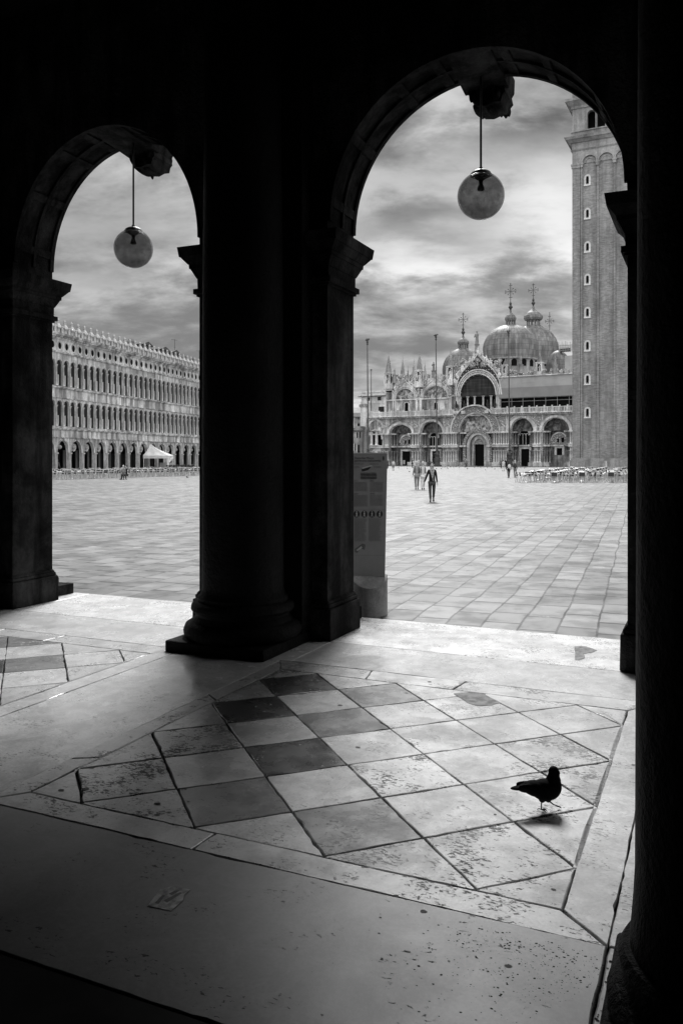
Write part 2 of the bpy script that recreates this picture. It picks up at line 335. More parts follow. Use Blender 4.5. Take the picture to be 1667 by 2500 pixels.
# ------------------------------------------------------------------ mesh helpers
class MB:
    def __init__(s): s.v = []; s.f = []; s.mi = []; s.mats = []; s.cur = 0
    def use(s, m):
        if m not in s.mats: s.mats.append(m)
        s.cur = s.mats.index(m); return s
    def add(s, vs, fs):
        o = len(s.v); s.v += [tuple(v) for v in vs]; s.f += [tuple(i + o for i in f) for f in fs]; s.mi += [s.cur] * len(fs)
    def box(s, x0, x1, y0, y1, z0, z1):
        s.add([(x0, y0, z0), (x1, y0, z0), (x1, y1, z0), (x0, y1, z0), (x0, y0, z1), (x1, y0, z1), (x1, y1, z1), (x0, y1, z1)],
              [(0, 3, 2, 1), (4, 5, 6, 7), (0, 1, 5, 4), (1, 2, 6, 5), (2, 3, 7, 6), (3, 0, 4, 7)])
    def cbox(s, c, d): s.box(c[0] - d[0] / 2, c[0] + d[0] / 2, c[1] - d[1] / 2, c[1] + d[1] / 2, c[2] - d[2] / 2, c[2] + d[2] / 2)
    def lathe(s, prof, n=12, c=(0, 0), a0=0.0, a1=2 * PI, cap=True):
        full = abs(a1 - a0 - 2 * PI) < 1e-6; m = n if full else n + 1; o = []
        for r, z in prof:
            for k in range(m):
                a = a0 + (a1 - a0) * k / n; o.append((c[0] + r * math.cos(a), c[1] + r * math.sin(a), z))
        fs = []
        for i in range(len(prof) - 1):
            for k in range(n):
                k2 = (k + 1) % m if full else k + 1
                fs.append((i * m + k, i * m + k2, (i + 1) * m + k2, (i + 1) * m + k))
        if cap and full:
            fs.append(tuple(range(m - 1, -1, -1))); fs.append(tuple((len(prof) - 1) * m + k for k in range(m)))
        s.add(o, fs)
    def tube(s, pts, r, n=6, r2=None):
        pts = [Vector(p) for p in pts]; rings = []; N_ = len(pts)
        for i, p in enumerate(pts):
            d = (pts[min(i + 1, N_ - 1)] - pts[max(i - 1, 0)]).normalized()
            a = Vector((0, 0, 1)) if abs(d.z) < 0.9 else Vector((1, 0, 0))
            u = d.cross(a).normalized(); w = d.cross(u)
            rr = r if r2 is None else r + (r2 - r) * i / max(1, N_ - 1)
            rings += [p + (u * math.cos(2 * PI * k / n) + w * math.sin(2 * PI * k / n)) * rr for k in range(n)]
        fs = [(i * n + k, i * n + (k + 1) % n, (i + 1) * n + (k + 1) % n, (i + 1) * n + k) for i in range(N_ - 1) for k in range(n)]
        fs.append(tuple(range(n - 1, -1, -1))); fs.append(tuple((N_ - 1) * n + k for k in range(n)))
        s.add(rings, fs)
    def prism(s, poly, y0, y1):
        """polygon in x,z extruded from y0 to y1"""
        n = len(poly)
        s.add([(p[0], y0, p[1]) for p in poly] + [(p[0], y1, p[1]) for p in poly],
              [tuple(range(n)), tuple(range(2 * n - 1, n - 1, -1))] + [(i, i + n, (i + 1) % n + n, (i + 1) % n) for i in range(n)])
    def ball(s, c, r, n=8, m=5, sz=1.0):
        s_ = [(max(1e-4, r * math.sin(PI * i / m)), c[2] - r * sz * math.cos(PI * i / m)) for i in range(m + 1)]
        s.lathe(s_, n, (c[0], c[1]), cap=False)
    def blob(s, c, d, n=7, m=5, j=0.15, rr=rnd):
        o = []
        for i in range(m + 1):
            for k in range(n):
                a = 2 * PI * k / n; t = PI * i / m; q = 1 + rr.uniform(-j, j)
                o.append((c[0] + d[0] * q * math.sin(t) * math.cos(a), c[1] + d[1] * q * math.sin(t) * math.sin(a), c[2] - d[2] * q * math.cos(t)))
        s.add(o, [(i * n + k, i * n + (k + 1) % n, (i + 1) * n + (k + 1) % n, (i + 1) * n + k) for i in range(m) for k in range(n)])
    def band(s, c, ri, ro, y0, y1, zs, rise=1.0, n=20, a0=0.0, a1=PI, cx=True):
        """arch ring in the x,z plane about (c, zs); rise scales it vertically"""
        o = []
        for k in range(n + 1):
            a = a0 + (a1 - a0) * k / n
            for r_, y in ((ri, y0), (ro, y0), (ro, y1), (ri, y1)):
                o.append((c - r_ * math.cos(a), y, zs + r_ * rise * math.sin(a)))
        fs = []
        for k in range(n):
            for q in range(4): fs.append((k * 4 + q, k * 4 + (q + 1) % 4, (k + 1) * 4 + (q + 1) % 4, (k + 1) * 4 + q))
        fs.append((3, 2, 1, 0)); fs.append(tuple(n * 4 + q for q in range(4)))
        s.add(o, fs)
    def archwall(s, x0, x1, z0, top, ops, y0, y1, n=12, step=None):
        """front face at y0 with arched openings (c, half width, sill, spring, rise) and their reveals back to y1"""
        tf = top if callable(top) else (lambda x: top)
        xs = {x0, x1}
        for (c, w, sl, sp, ri) in ops:
            for k in range(n + 1): xs.add(c - w * math.cos(PI * k / n))
        if step:
            k = 1
            while x0 + k * step < x1: xs.add(x0 + k * step); k += 1
        xs = sorted(xs); q = [xs[0]]
        for x in xs[1:]:
            if x - q[-1] > 1e-4: q.append(x)
        xs = q
        for a, b in zip(xs, xs[1:]):
            m = (a + b) / 2; o = next((p for p in ops if abs(m - p[0]) < p[1]), None)
            if o is None:
                s.add([(a, y0, z0), (b, y0, z0), (b, y0, tf(b)), (a, y0, tf(a))], [(0, 1, 2, 3)])
            else:
                c, w, sl, sp, ri = o
                fz = lambda x: sp + ri * math.sqrt(max(0, 1 - ((x - c) / w) ** 2))
                if sl > z0 + 1e-4: s.add([(a, y0, z0), (b, y0, z0), (b, y0, sl), (a, y0, sl)], [(0, 1, 2, 3)]); s.add([(a, y0, sl), (b, y0, sl), (b, y1, sl), (a, y1, sl)], [(0, 1, 2, 3)])
                s.add([(a, y0, fz(a)), (b, y0, fz(b)), (b, y0, tf(b)), (a, y0, tf(a))], [(0, 1, 2, 3)])
                s.add([(a, y0, fz(a)), (a, y1, fz(a)), (b, y1, fz(b)), (b, y0, fz(b))], [(0, 1, 2, 3)])
        for (c, w, sl, sp, ri) in ops:
            for sx in (-1, 1):
                x = c + sx * w
                s.add([(x, y0, sl), (x, y1, sl), (x, y1, sp), (x, y0, sp)], [(0, 1, 2, 3)])
    def xform(s, M, i0=0):
        for i in range(i0, len(s.v)): s.v[i] = tuple(M @ Vector(s.v[i]))
    def mesh(s, name):
        me = bpy.data.meshes.new(name); me.from_pydata(s.v, [], s.f)
        for m in s.mats: me.materials.append(MATS[m])
        if len(s.mats) > 1: me.polygons.foreach_set('material_index', s.mi)
        me.update(); return me
    def build(s, name, parent=None, smooth=False, fix=True, loc=None):
        me = s.mesh(name)
        if fix:
            bm = bmesh.new(); bm.from_mesh(me); bmesh.ops.recalc_face_normals(bm, faces=bm.faces[:]); bm.to_mesh(me); bm.free()
        if smooth:
            me.shade_smooth()
            try: me.set_sharp_from_angle(angle=R(38))
            except Exception: pass
        o = bpy.data.objects.new(name, me); COL.objects.link(o)
        if parent is not None: o.parent = parent
        if loc is not None: o.location = loc
        return o
def mb(m): return MB().use(m)
def tag(o, label=None, cat=None, group=None, kind=None):
    if label: o['label'] = label
    if cat: o['category'] = cat
    if group: o['group'] = group
    if kind: o['kind'] = kind
    return o
def empty(name, loc=(0, 0, 0), rz=0.0, label=None, cat=None, group=None):
    o = bpy.data.objects.new(name, None); COL.objects.link(o); o.location = loc; o.rotation_euler = (0, 0, rz)
    return tag(o, label, cat, group)
def dup(o, parent=None, loc=None, rz=None, sc=None):
    c = o.copy(); COL.objects.link(c); c.parent = parent
    if loc is not None: c.location = loc
    if rz is not None: c.rotation_euler = (0, 0, rz)
    if sc is not None: c.scale = (sc, sc, sc)
    for ch in [k for k in bpy.data.objects if k.parent == o]: dup(ch, c)
    return c
KIDS = {}
def dup_thing(root, kids, loc, rz=0.0, label=None, tilt=0.0):
    c = root.copy(); COL.objects.link(c); c.location = loc; c.rotation_euler = (tilt, 0, rz)
    if label: c['label'] = label
    for k in kids:
        d = k.copy(); COL.objects.link(d); d.parent = c
    return c
def ground(x, y, z=0.0):
    """the point at height z that the photograph shows at column x, row y"""
    Y = (H - z) * F_PX / (y - YH); return Vector(((x - XC) / F_PX * Y, Y, z))
class Frame:
    """a vertical plane: local x along it, local y into it, z up"""
    def __init__(s, O, beta): s.O = O; s.b = beta; s.c = math.cos(beta); s.s = math.sin(beta)
    def sx(s, x, d=0.0):
        X0, Y0 = s.O[0] + d * s.s, s.O[1] + d * s.c; t = (x - XC) / F_PX
        return (t * Y0 - X0) / (s.c + t * s.s)
    def Y(s, x, d=0.0): return s.O[1] + d * s.c - s.sx(x, d) * s.s
    def z(s, x, y, d=0.0): return H + (YH - y) * s.Y(x, d) / F_PX
    def root(s, name, label, cat, group=None): return empty(name, (s.O[0], s.O[1], 0), -s.b, label, cat, group)
    def world(s, a, d, z=0.0): return Vector((s.O[0] + a * s.c + d * s.s, s.O[1] - a * s.s + d * s.c, z))

def clip_poly(poly, x0, x1, y0, y1):
    def cut(P, f, inter):
        out = []
        for i in range(len(P)):
            a, b = P[i], P[(i + 1) % len(P)]
            if f(a): out.append(a)
            if f(a) != f(b): out.append(inter(a, b))
        return out
    def ix(c): return lambda a, b: (c, a[1] + (b[1] - a[1]) * (c - a[0]) / (b[0] - a[0]))
    def iy(c): return lambda a, b: (a[0] + (b[0] - a[0]) * (c - a[1]) / (b[1] - a[1]), c)
    for f, i in ((lambda p: p[0] >= x0 - 1e-9, ix(x0)), (lambda p: p[0] <= x1 + 1e-9, ix(x1)), (lambda p: p[1] >= y0 - 1e-9, iy(y0)), (lambda p: p[1] <= y1 + 1e-9, iy(y1))):
        if len(poly) < 3: return []
        poly = cut(poly, f, i)
    return poly

# ================================================================== the portico: floor
HF = 0.17                                            # portico floor above the square
A = Frame((0, 0), R(24.2))                           # local x along the arcade, local y out towards the square
PER = 4.11                                           # bay length
S_ = 0.3465                                          # half diagonal of a floor tile
def slab(m, poly, mat, gap=0.006, jit=0.0022, dz=0.0, bev=0.007):
    """one paving slab: worn outline, rounded arris, its top at HF + dz"""
    n = len(poly)
    area = sum(poly[i][0] * poly[(i + 1) % n][1] - poly[(i + 1) % n][0] * poly[i][1] for i in range(n)) / 2
    if abs(area) < 0.002: return
    if area < 0: poly = poly[::-1]
    def inset(P, d):
        out = []
        for i in range(len(P)):
            a, b, c = Vector(P[i - 1]), Vector(P[i]), Vector(P[(i + 1) % len(P)])
            e1 = (b - a).normalized(); e2 = (c - b).normalized()
            n1 = Vector((-e1.y, e1.x)); n2 = Vector((-e2.y, e2.x)); w = n1 + n2
            k = d / max(0.35, (w.dot(w) / 2)); out.append(b + w * k)
        return out
    base = inset([Vector(p) for p in poly], gap * 0.5)
    pts = []
    for i in range(len(base)):
        a, b = base[i], base[(i + 1) % len(base)]; d = (b - a).length; k = max(1, int(d / 0.055)); t = (b - a) / max(d, 1e-6); nn = Vector((-t.y, t.x))
        wob = rnd.uniform(0, 6)
        for q in range(k):
            j = rnd.uniform(-jit, jit) + 0.0015 * math.sin(wob + q * 0.7)
            if rnd.random() < 0.05: j += rnd.uniform(0.003, 0.009)        # a chipped arris
            if q == 0: j = rnd.uniform(0.0, 0.004)
            pts.append(a + (b - a) * q / k + nn * j)
    cen = sum(pts, Vector((0, 0))) / len(pts)
    tx, ty = rnd.uniform(-1, 1) * 0.0012, rnd.uniform(-1, 1) * 0.0012
    N_ = len(pts); vs = []
    def ring(f, z):
        for p in pts:
            d = p - cen; l = d.length; q = cen + d * max(0.2, (l - f) / l)
            vs.append((q.x, q.y, HF + dz + z + tx * (q.x - cen.x) + ty * (q.y - cen.y)))
    ring(0, -0.035); ring(0, -bev); ring(bev * 0.35, -bev * 0.3); ring(bev, 0)
    fs = [(r * N_ + i, r * N_ + (i + 1) % N_, (r + 1) * N_ + (i + 1) % N_, (r + 1) * N_ + i) for r in range(3) for i in range(N_)]
    fs.append(tuple(3 * N_ + i for i in range(N_)))
    m.use(mat).add(vs, fs)

fl = MB()
over = [(697, 1666, 'marble_dark'), (623, 1725, 'marble_dark'), (802, 1758, 'marble_mid'), (705, 1839, 'marble_dark'), (569, 1953, 'marble_mid'),
        (808, 2034, 'marble_mid'), (775, 1709, 'marble_light'), (640, 1790, 'marble_light'), (759, 1926, 'marble_light'), (477, 1812, 'marble_pitted'),
        (520, 1877, 'marble_light'), (325, 1910, 'marble_pitted'), (650, 2023, 'marble_light'), (909, 1693, 'marble_mid'), (849, 1828, 'marble_light'),
        (952, 1877, 'marble_pitted'), (1072, 1779, 'marble_worn'), (958, 1747, 'marble_light'), (1164, 1774, 'marble_light'), (1142, 1844, 'marble_light'),
        (1332, 1834, 'marble_pitted'), (1267, 1942, 'marble_worn'), (1028, 1975, 'marble_light'), (1218, 2067, 'marble_pitted'), (1359, 1747, 'marble_light'),
        (1169, 1720, 'marble_worn'), (1386, 2023, 'marble_worn'), (1034, 2105, 'marble_worn')]
ov = []
for x, y, mname in over:
    p = ground(x, y, HF); ov.append((p.x * A.c - p.y * A.s, p.x * A.s + p.y * A.c, mname))
VB0, VB1 = 3.30, 6.09
for k in range(4):
    u1 = -0.53 - k * PER; u0 = u1 - 8 * S_
    cu, cv = u1 - 7 * S_, 4.69
    for a in range(-2, 11):
        for b in range(-8, 8):
            if (a + b) % 2 == 1: continue
            c0, c1 = u0 + a * S_, VB0 + 0.01 + (b + 4) * S_
            P = clip_poly([(c0, c1 - S_), (c0 + S_, c1), (c0, c1 + S_), (c0 - S_, c1)], u0, u1, VB0, VB1)
            if len(P) < 3: continue
            mname = rnd.choice(['marble_light', 'marble_light', 'marble_worn', 'marble_pitted'])
            if k == 0:
                best = min(ov, key=lambda o: (o[0] - c0) ** 2 + (o[1] - c1) ** 2)
                if (best[0] - c0) ** 2 + (best[1] - c1) ** 2 < 0.19 ** 2: mname = best[2]
            else:
                if a < 6.4 and ((a - b) // 2) % 2 == 0: mname = rnd.choice(['marble_dark', 'marble_mid'])
                else: mname = 'marble_light' if a < 6 else rnd.choice(['marble_light', 'marble_worn'])
            slab(fl, P, mname, gap=rnd.choice([0.004, 0.007, 0.010]))
    def run(x0, x1, y0, y1, mat, along, cuts, gap=0.007):
        cs = [0] + cuts + [1]
        for q0, q1 in zip(cs, cs[1:]):
            if along == 'x': P = [(x0 + (x1 - x0) * q0, y0), (x0 + (x1 - x0) * q1, y0), (x0 + (x1 - x0) * q1, y1), (x0 + (x1 - x0) * q0, y1)]
            else: P = [(x0, y0 + (y1 - y0) * q0), (x1, y0 + (y1 - y0) * q0), (x1, y0 + (y1 - y0) * q1), (x0, y0 + (y1 - y0) * q1)]
            slab(fl, P, mat, gap=gap)
    # mitred border strips round the tiled field
    bl, bb, br_, bt = 0.15, 0.18, 0.19, 0.27
    O0, O1, O2, O3 = (u0 - bl, VB0 - bb), (u1 + br_, VB0 - bb), (u1 + br_, VB1 + bt), (u0 - bl, VB1 + bt)
    I0, I1, I2, I3 = (u0, VB0), (u1, VB0), (u1, VB1), (u0, VB1)
    def lerp(p, q, t): return (p[0] + (q[0] - p[0]) * t, p[1] + (q[1] - p[1]) * t)
    for (oa, ob, ia, ib, cuts, mat) in ((O0, O1, I0, I1, [0.42], 'marble_border'), (O1, O2, I1, I2, [], 'marble_slab'), (O2, O3, I2, I3, [0.46, 0.72], 'marble_border'), (O3, O0, I3, I0, [0.35, 0.8], 'marble_border')):
        cs = [0] + cuts + [1]
        for q0, q1 in zip(cs, cs[1:]):
            slab(fl, [lerp(oa, ob, q0), lerp(oa, ob, q1), lerp(ia, ib, q1), lerp(ia, ib, q0)], mat, gap=0.009)
    run(u1 + br_, u1 + br_ + 1.01 if k else u1 + br_ + 1.6, 3.12, 6.36, 'marble_slab', 'y', [] if k else [0.5], 0.008)       # cross band between the bays
    run(u1 + br_ - PER, u1 + br_, 6.36, 7.19, 'marble_slab', 'x', [0.27], 0.004)
    run(u1 + br_ - PER, u1 + br_, 7.19, 8.45, 'marble_threshold', 'x', [0.28], 0.004)
    run(u1 + br_ - PER, u1 + br_, 2.19, 3.12, 'marble_band_shaded', 'x', [], 0.003)
run(-0.34, 1.6, 6.36, 7.19, 'marble_slab', 'x', []); run(-0.34, 1.6, 7.19, 8.45, 'marble_threshold', 'x', []); run(-0.34, 1.6, 2.19, 3.12, 'marble_band_shaded', 'x', [])
fl.use('grout').box(-17, 1.6, -6, 8.42, -0.05, HF - 0.026)
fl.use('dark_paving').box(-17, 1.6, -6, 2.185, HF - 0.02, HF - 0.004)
def spot(x, y, r, mat, n=11):
    p = ground(x, y, HF); u = p.x * A.c - p.y * A.s; v = p.x * A.s + p.y * A.c
    o = [(u + r * rnd.uniform(0.8, 1.15) * math.cos(2 * PI * i / n), v + 0.75 * r * rnd.uniform(0.8, 1.15) * math.sin(2 * PI * i / n), HF + 0.0022) for i in range(n)]
    fl.use(mat).add(o, [tuple(range(n))])
for x, y, r in ((1034, 2226, 0.016), (873, 1825, 0.016), (385, 1963, 0.020), (208, 1927, 0.022), (1240, 2360, 0.014), (1048, 1665, 0.018), (992, 1692, 0.014),
                (830, 1722, 0.02), (1350, 2172, 0.010), (1095, 2348, 0.005), (1144, 2302, 0.004), (1545, 1868, 0.012), (460, 1957, 0.009), (1208, 1989, 0.008), (1190, 1715, 0.012), (966, 2188, 0.012), (150, 1930, 0.018)):
    spot(x, y, r, 'gum')
# dark worn-off mortar patches near the threshold and in the tiles
for pts in (((1402, 1579), (1418, 1577), (1434, 1580), (1458, 1588), (1440, 1594), (1424, 1596), (1428, 1606), (1412, 1612), (1403, 1611)), ((1106, 1694), (1150, 1689), (1180, 1693), (1192, 1703), (1222, 1716), (1200, 1722), (1165, 1724), (1140, 1716), (1122, 1704))):
    q = []
    for i, (x, y) in enumerate(pts):
        x2, y2 = pts[(i + 1) % len(pts)]
        for t in (0, .25, .5, .75):
            g_ = ground(x + (x2 - x) * t + rnd.uniform(-1.2, 1.2), y + (y2 - y) * t + rnd.uniform(-.6, .6), HF); q.append((g_.x * A.c - g_.y * A.s, g_.x * A.s + g_.y * A.c, HF + 0.0023))
    fl.use('mortar_patch').add(q, [tuple(range(len(q)))])
for i in range(900):      # grit and flaked stone round the foot of the near column
    a, b = abs(rnd.gauss(0, 0.20)), abs(rnd.gauss(0, 0.22))
    r = min(0.0055, rnd.expovariate(1 / 0.0016) + 0.0006)
    u, v = -0.36 - a * 1.5 + rnd.uniform(-.05, .1), 3.06 - b * 1.3
    fl.use('grout').add([(u + r * rnd.uniform(0.6, 1.3) * math.cos(2 * PI * q / 6), v + r * rnd.uniform(0.5, 1) * math.sin(2 * PI * q / 6), HF + 0.0018) for q in range(6)], [tuple(range(6))])
floor_o = fl.build('portico_floor'); floor_o.rotation_euler = (0, 0, -A.b); tag(floor_o, kind='structure')

# ================================================================== the portico: walls, piers, columns
P = A.root('portico_building', 'stone portico in deep shade with two round arches open to the square', 'portico')
UC = [0.05 - PER * k for k in range(4)]              # pier centres
AC = [-2.015, -6.19, -10.2]; AH = [1.385, 1.31, 1.30]   # arch centres and half widths
PX = [(-0.63, 1.69), (-4.88, -3.40), (-8.90, -7.50), (-16.9, -11.50)]
HW, SPR, RISE, V0, V1 = 1.36, HF + 4.10, 1.41, 7.23, 7.87
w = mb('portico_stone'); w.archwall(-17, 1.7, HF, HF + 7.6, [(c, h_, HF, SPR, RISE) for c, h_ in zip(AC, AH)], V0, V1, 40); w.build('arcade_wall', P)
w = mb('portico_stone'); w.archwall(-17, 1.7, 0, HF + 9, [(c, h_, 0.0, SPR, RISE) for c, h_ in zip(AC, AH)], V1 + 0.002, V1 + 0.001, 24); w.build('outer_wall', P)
w = mb('shaded_plaster'); w.box(-17, 1.7, -6, V1, HF + 7.0, HF + 7.2); w.build('ceiling', P)
w = mb('shaded_plaster'); w.box(0.8, 1.7, -6, V0 - 0.002, HF, HF + 7.0); w.box(-17, -16.8, -6, V0 - 0.002, HF, HF + 7.0); w.box(-17, 1.7, -6.3, -6.0, HF, HF + 7.2); w.build('unseen_closing_wall', P)  # unseen walls; the right end is closed off to keep light out
def moulding(m, x0, x1, y0, y1, steps):
    """rings round a rectangular pier: (z0, z1, projection) with a sloped profile between steps"""
    for z0, z1, p0, p1 in steps:
        a = [(x0 - p0, y0 - p0, z0), (x1 + p0, y0 - p0, z0), (x1 + p0, y1 + p0, z0), (x0 - p0, y1 + p0, z0)]
        b = [(x0 - p1, y0 - p1, z1), (x1 + p1, y0 - p1, z1), (x1 + p1, y1 + p1, z1), (x0 - p1, y1 + p1, z1)]
        m.add(a + b, [(0, 3, 2, 1), (4, 5, 6, 7), (0, 1, 5, 4), (1, 2, 6, 5), (2, 3, 7, 6), (3, 0, 4, 7)])
ZA = HF + 3.97
for i, c in enumerate(UC):
    x0, x1 = PX[i][0] - 0.004, PX[i][1] + 0.004
    m = mb('portico_stone')
    moulding(m, x0, x1, V0, V1, [(ZA - 0.10, ZA, 0.15, 0.165), (ZA - 0.17, ZA - 0.103, 0.085, 0.14), (ZA - 0.215, ZA - 0.173, 0.075, 0.078), (ZA - 0.31, ZA - 0.218, 0.02, 0.065),
                                 (ZA - 0.42, ZA - 0.313, 0.012, 0.014), (ZA - 0.475, ZA - 0.423, 0.045, 0.045), (ZA - 0.50, ZA - 0.478, 0.02, 0.02)])
    m.build('capital', P)
    m = mb('portico_stone'); moulding(m, x0, x1, V0, V1, [(HF, HF + 0.31, 0.055, 0.05), (HF + 0.312, HF + 0.355, 0.032, 0.032), (HF + 0.357, HF + 0.39, 0.028, 0.005)])
    o = m.build('base', P); bv = o.modifiers.new('bevel', 'BEVEL'); bv.width = 0.012; bv.segments = 2
    # engaged column on the inner side, with its pilaster strip behind
    if i < 3:
        m = mb('portico_shaded')
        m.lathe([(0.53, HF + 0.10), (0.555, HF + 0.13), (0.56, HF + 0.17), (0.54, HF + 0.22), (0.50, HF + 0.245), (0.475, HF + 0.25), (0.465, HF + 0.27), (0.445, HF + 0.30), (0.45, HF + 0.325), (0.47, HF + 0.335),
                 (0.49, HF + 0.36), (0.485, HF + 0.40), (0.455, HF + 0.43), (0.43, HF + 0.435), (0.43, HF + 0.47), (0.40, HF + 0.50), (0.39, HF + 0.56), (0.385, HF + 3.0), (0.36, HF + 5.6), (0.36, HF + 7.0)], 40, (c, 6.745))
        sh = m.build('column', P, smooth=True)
        m = mb('portico_shaded'); m.box(c - 0.52, c + 0.52, 6.22, V0 - 0.06, HF - 0.004, HF + 0.10)
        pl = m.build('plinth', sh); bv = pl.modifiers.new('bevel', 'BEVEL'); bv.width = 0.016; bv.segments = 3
        m = mb('portico_shaded'); m.box(c - 0.50, c + 0.50, 7.0, V0 - 0.004, HF + 0.101, HF + 6.99); m.build('pilaster', P)
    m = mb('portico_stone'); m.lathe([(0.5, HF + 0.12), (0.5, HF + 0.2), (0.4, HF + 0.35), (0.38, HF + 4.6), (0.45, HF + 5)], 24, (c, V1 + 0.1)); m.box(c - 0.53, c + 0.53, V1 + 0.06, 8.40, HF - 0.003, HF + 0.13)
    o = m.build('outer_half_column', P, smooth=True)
for c, HW in zip(AC, AH):
    rr = RISE / HW
    m = mb('portico_stone')
    for y0, y1 in ((V0 + 0.002, V0 + 0.06), (V1 - 0.06, V1 - 0.002), (7.53, 7.57)): m.band(c, HW - 0.028, HW + 0.004, y0, y1, SPR, rr, 48)
    for a in (8, 34, 60, 76.5, 103.5, 120, 146, 172): m.band(c, HW - 0.024, HW + 0.004, V0 + 0.062, V1 - 0.062, SPR, rr, 3, R(a - 1.9), R(a + 1.9))
    m.build('arch_rib', P)
    # keystone: a block across the crown with a carved scroll hanging at its outer end
    zt = SPR + RISE
    m = mb('portico_stone')
    m.add([(c - 0.20, V0 + 0.004, zt - 0.03), (c + 0.20, V0 + 0.004, zt - 0.03), (c + 0.22, 8.0, zt - 0.10), (c - 0.22, 8.0, zt - 0.10), (c - 0.24, V0 + 0.004, zt + 0.05), (c + 0.24, V0 + 0.004, zt + 0.05), (c + 0.26, 8.0, zt + 0.3), (c - 0.26, 8.0, zt + 0.3)],
          [(0, 3, 2, 1), (4, 5, 6, 7), (0, 1, 5, 4), (1, 2, 6, 5), (2, 3, 7, 6), (3, 0, 4, 7)])
    prof = [(-0.215, 0.10), (-0.21, -0.02), (-0.18, -0.09), (-0.165, -0.15), (-0.135, -0.20), (-0.09, -0.245), (0.0, -0.26), (0.08, -0.235), (0.15, -0.24), (0.165, -0.18), (0.195, -0.15), (0.18, -0.08), (0.205, -0.04), (0.21, 0.10)]
    m.prism([(c + a, zt + b) for a, b in prof], 7.94, 8.30)
    rk = random.Random(int(-c * 10))
    for i in range(34):
        t = rk.random(); x = c + rk.uniform(-0.15, 0.15); z = zt - 0.22 + 0.20 * rk.random()
        m.blob((x, rk.choice([7.93, 8.31]) + rk.uniform(-.02, .02), z), (rk.uniform(0.015, 0.03), 0.03, rk.uniform(0.03, 0.06)), 8, 6, 0.06, rk)
    for i in range(9):
        m.blob((c - 0.13 + 0.033 * i, 8.12, zt - 0.22 - 0.018 * math.sin(i * 1.7) - 0.02 * (1 - abs(i - 4) / 4)), (0.026, 0.15, 0.04), 10, 7, 0.05, rk)
    m.build('keystone', P, smooth=True)
# free-standing column at the near right, on the inner row
m = mb('portico_shaded')
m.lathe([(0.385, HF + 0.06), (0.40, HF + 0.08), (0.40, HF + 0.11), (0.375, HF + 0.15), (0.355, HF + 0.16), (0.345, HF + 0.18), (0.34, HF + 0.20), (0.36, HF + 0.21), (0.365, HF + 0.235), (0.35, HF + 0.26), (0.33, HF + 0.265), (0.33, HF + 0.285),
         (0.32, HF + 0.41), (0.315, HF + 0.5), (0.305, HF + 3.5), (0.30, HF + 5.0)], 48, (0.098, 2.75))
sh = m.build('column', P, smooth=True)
m = mb('portico_shaded'); m.box(-0.31, 0.48, 2.36, 3.14, HF - 0.004, HF + 0.06); o = m.build('plinth', sh); bv = o.modifiers.new('bevel', 'BEVEL'); bv.width = 0.02; bv.segments = 3
m = mb('portico_shaded'); m.box(0.12, 0.79, 2.5, 3.0, HF, HF + 7.0); m.build('cross_wall', P)

# hanging globe lamps
def lamp(c, v, zc, label):
    t = A.world(c, v, 0); r = empty('hanging_globe_lamp', (t.x, t.y, zc), 0, label, 'lamp', 'globe lamps hanging in the arches')
    zt = SPR + RISE - 0.05 - zc
    m = mb('iron'); m.tube([(0, 0, 0.235), (0, 0, zt)], 0.011, 8); m.ball((0, 0, 0.262), 0.020, 10, 6); m.build('rod', r, smooth=True)
    m = mb('iron'); m.lathe([(0.012, 0.25), (0.06, 0.243), (0.09, 0.225), (0.102, 0.205), (0.104, 0.195), (0.098, 0.193)], 28); m.build('cap', r, smooth=True)
    m = mb('smoked_glass'); m.ball((0, 0, 0), 0.224, 48, 28); g = m.build('glass_globe', r, smooth=True)
    m = mb('iron'); m.lathe([(0.07, 0.19), (0.05, 0.165), (0.024, 0.15), (0.020, 0.13), (0.020, 0.11), (0.033, 0.075), (0.034, 0.06), (0.028, 0.052), (0.001, 0.051)], 20); m.build('socket', r, smooth=True)
    m = mb('smoked_glass'); m.ball((0, 0, 0), 0.212, 48, 28); me = g.data
    bm = bmesh.new(); bm.from_mesh(me); b2 = m.mesh('inner'); 
    bm2 = bmesh.new(); bm2.from_mesh(b2); bmesh.ops.recalc_face_normals(bm2, faces=bm2.faces[:]); bmesh.ops.reverse_faces(bm2, faces=bm2.faces[:]); bm2.to_mesh(b2); bm2.free()
    bm.from_mesh(b2); bm.to_mesh(me); bm.free(); me.shade_smooth()
lamp(AC[0] + 0.01, 7.72, H + 2.515, 'larger globe lamp of smoked glass hanging in the right-hand arch')
lamp(-6.11, 7.70, H + 2.435, 'smaller dark globe lamp hanging in the left-hand arch')

# torn poster left on the floor
m = mb('paper')
pp = [ground(x, y, HF) for x, y in ((360, 2213), (392, 2173), (420, 2165), (466, 2173), (450, 2186), (447, 2200), (418, 2225))]
m.add([(p.x, p.y, HF + 0.003) for p in pp], [tuple(range(len(pp)))]); m.use('sign_block')
for pts in (((378, 2207), (398, 2186), (404, 2188), (388, 2209)), ((400, 2200), (440, 2180), (446, 2182), (408, 2206)), ((412, 2184), (428, 2176), (440, 2176), (420, 2188))):
    q = [ground(x, y, HF) for x, y in pts]; m.add([(p.x, p.y, HF + 0.0036) for p in q], [tuple(range(len(q)))])
tag(m.build('torn_poster'), 'torn pale scrap of a pasted poster stuck on the portico floor', 'poster')

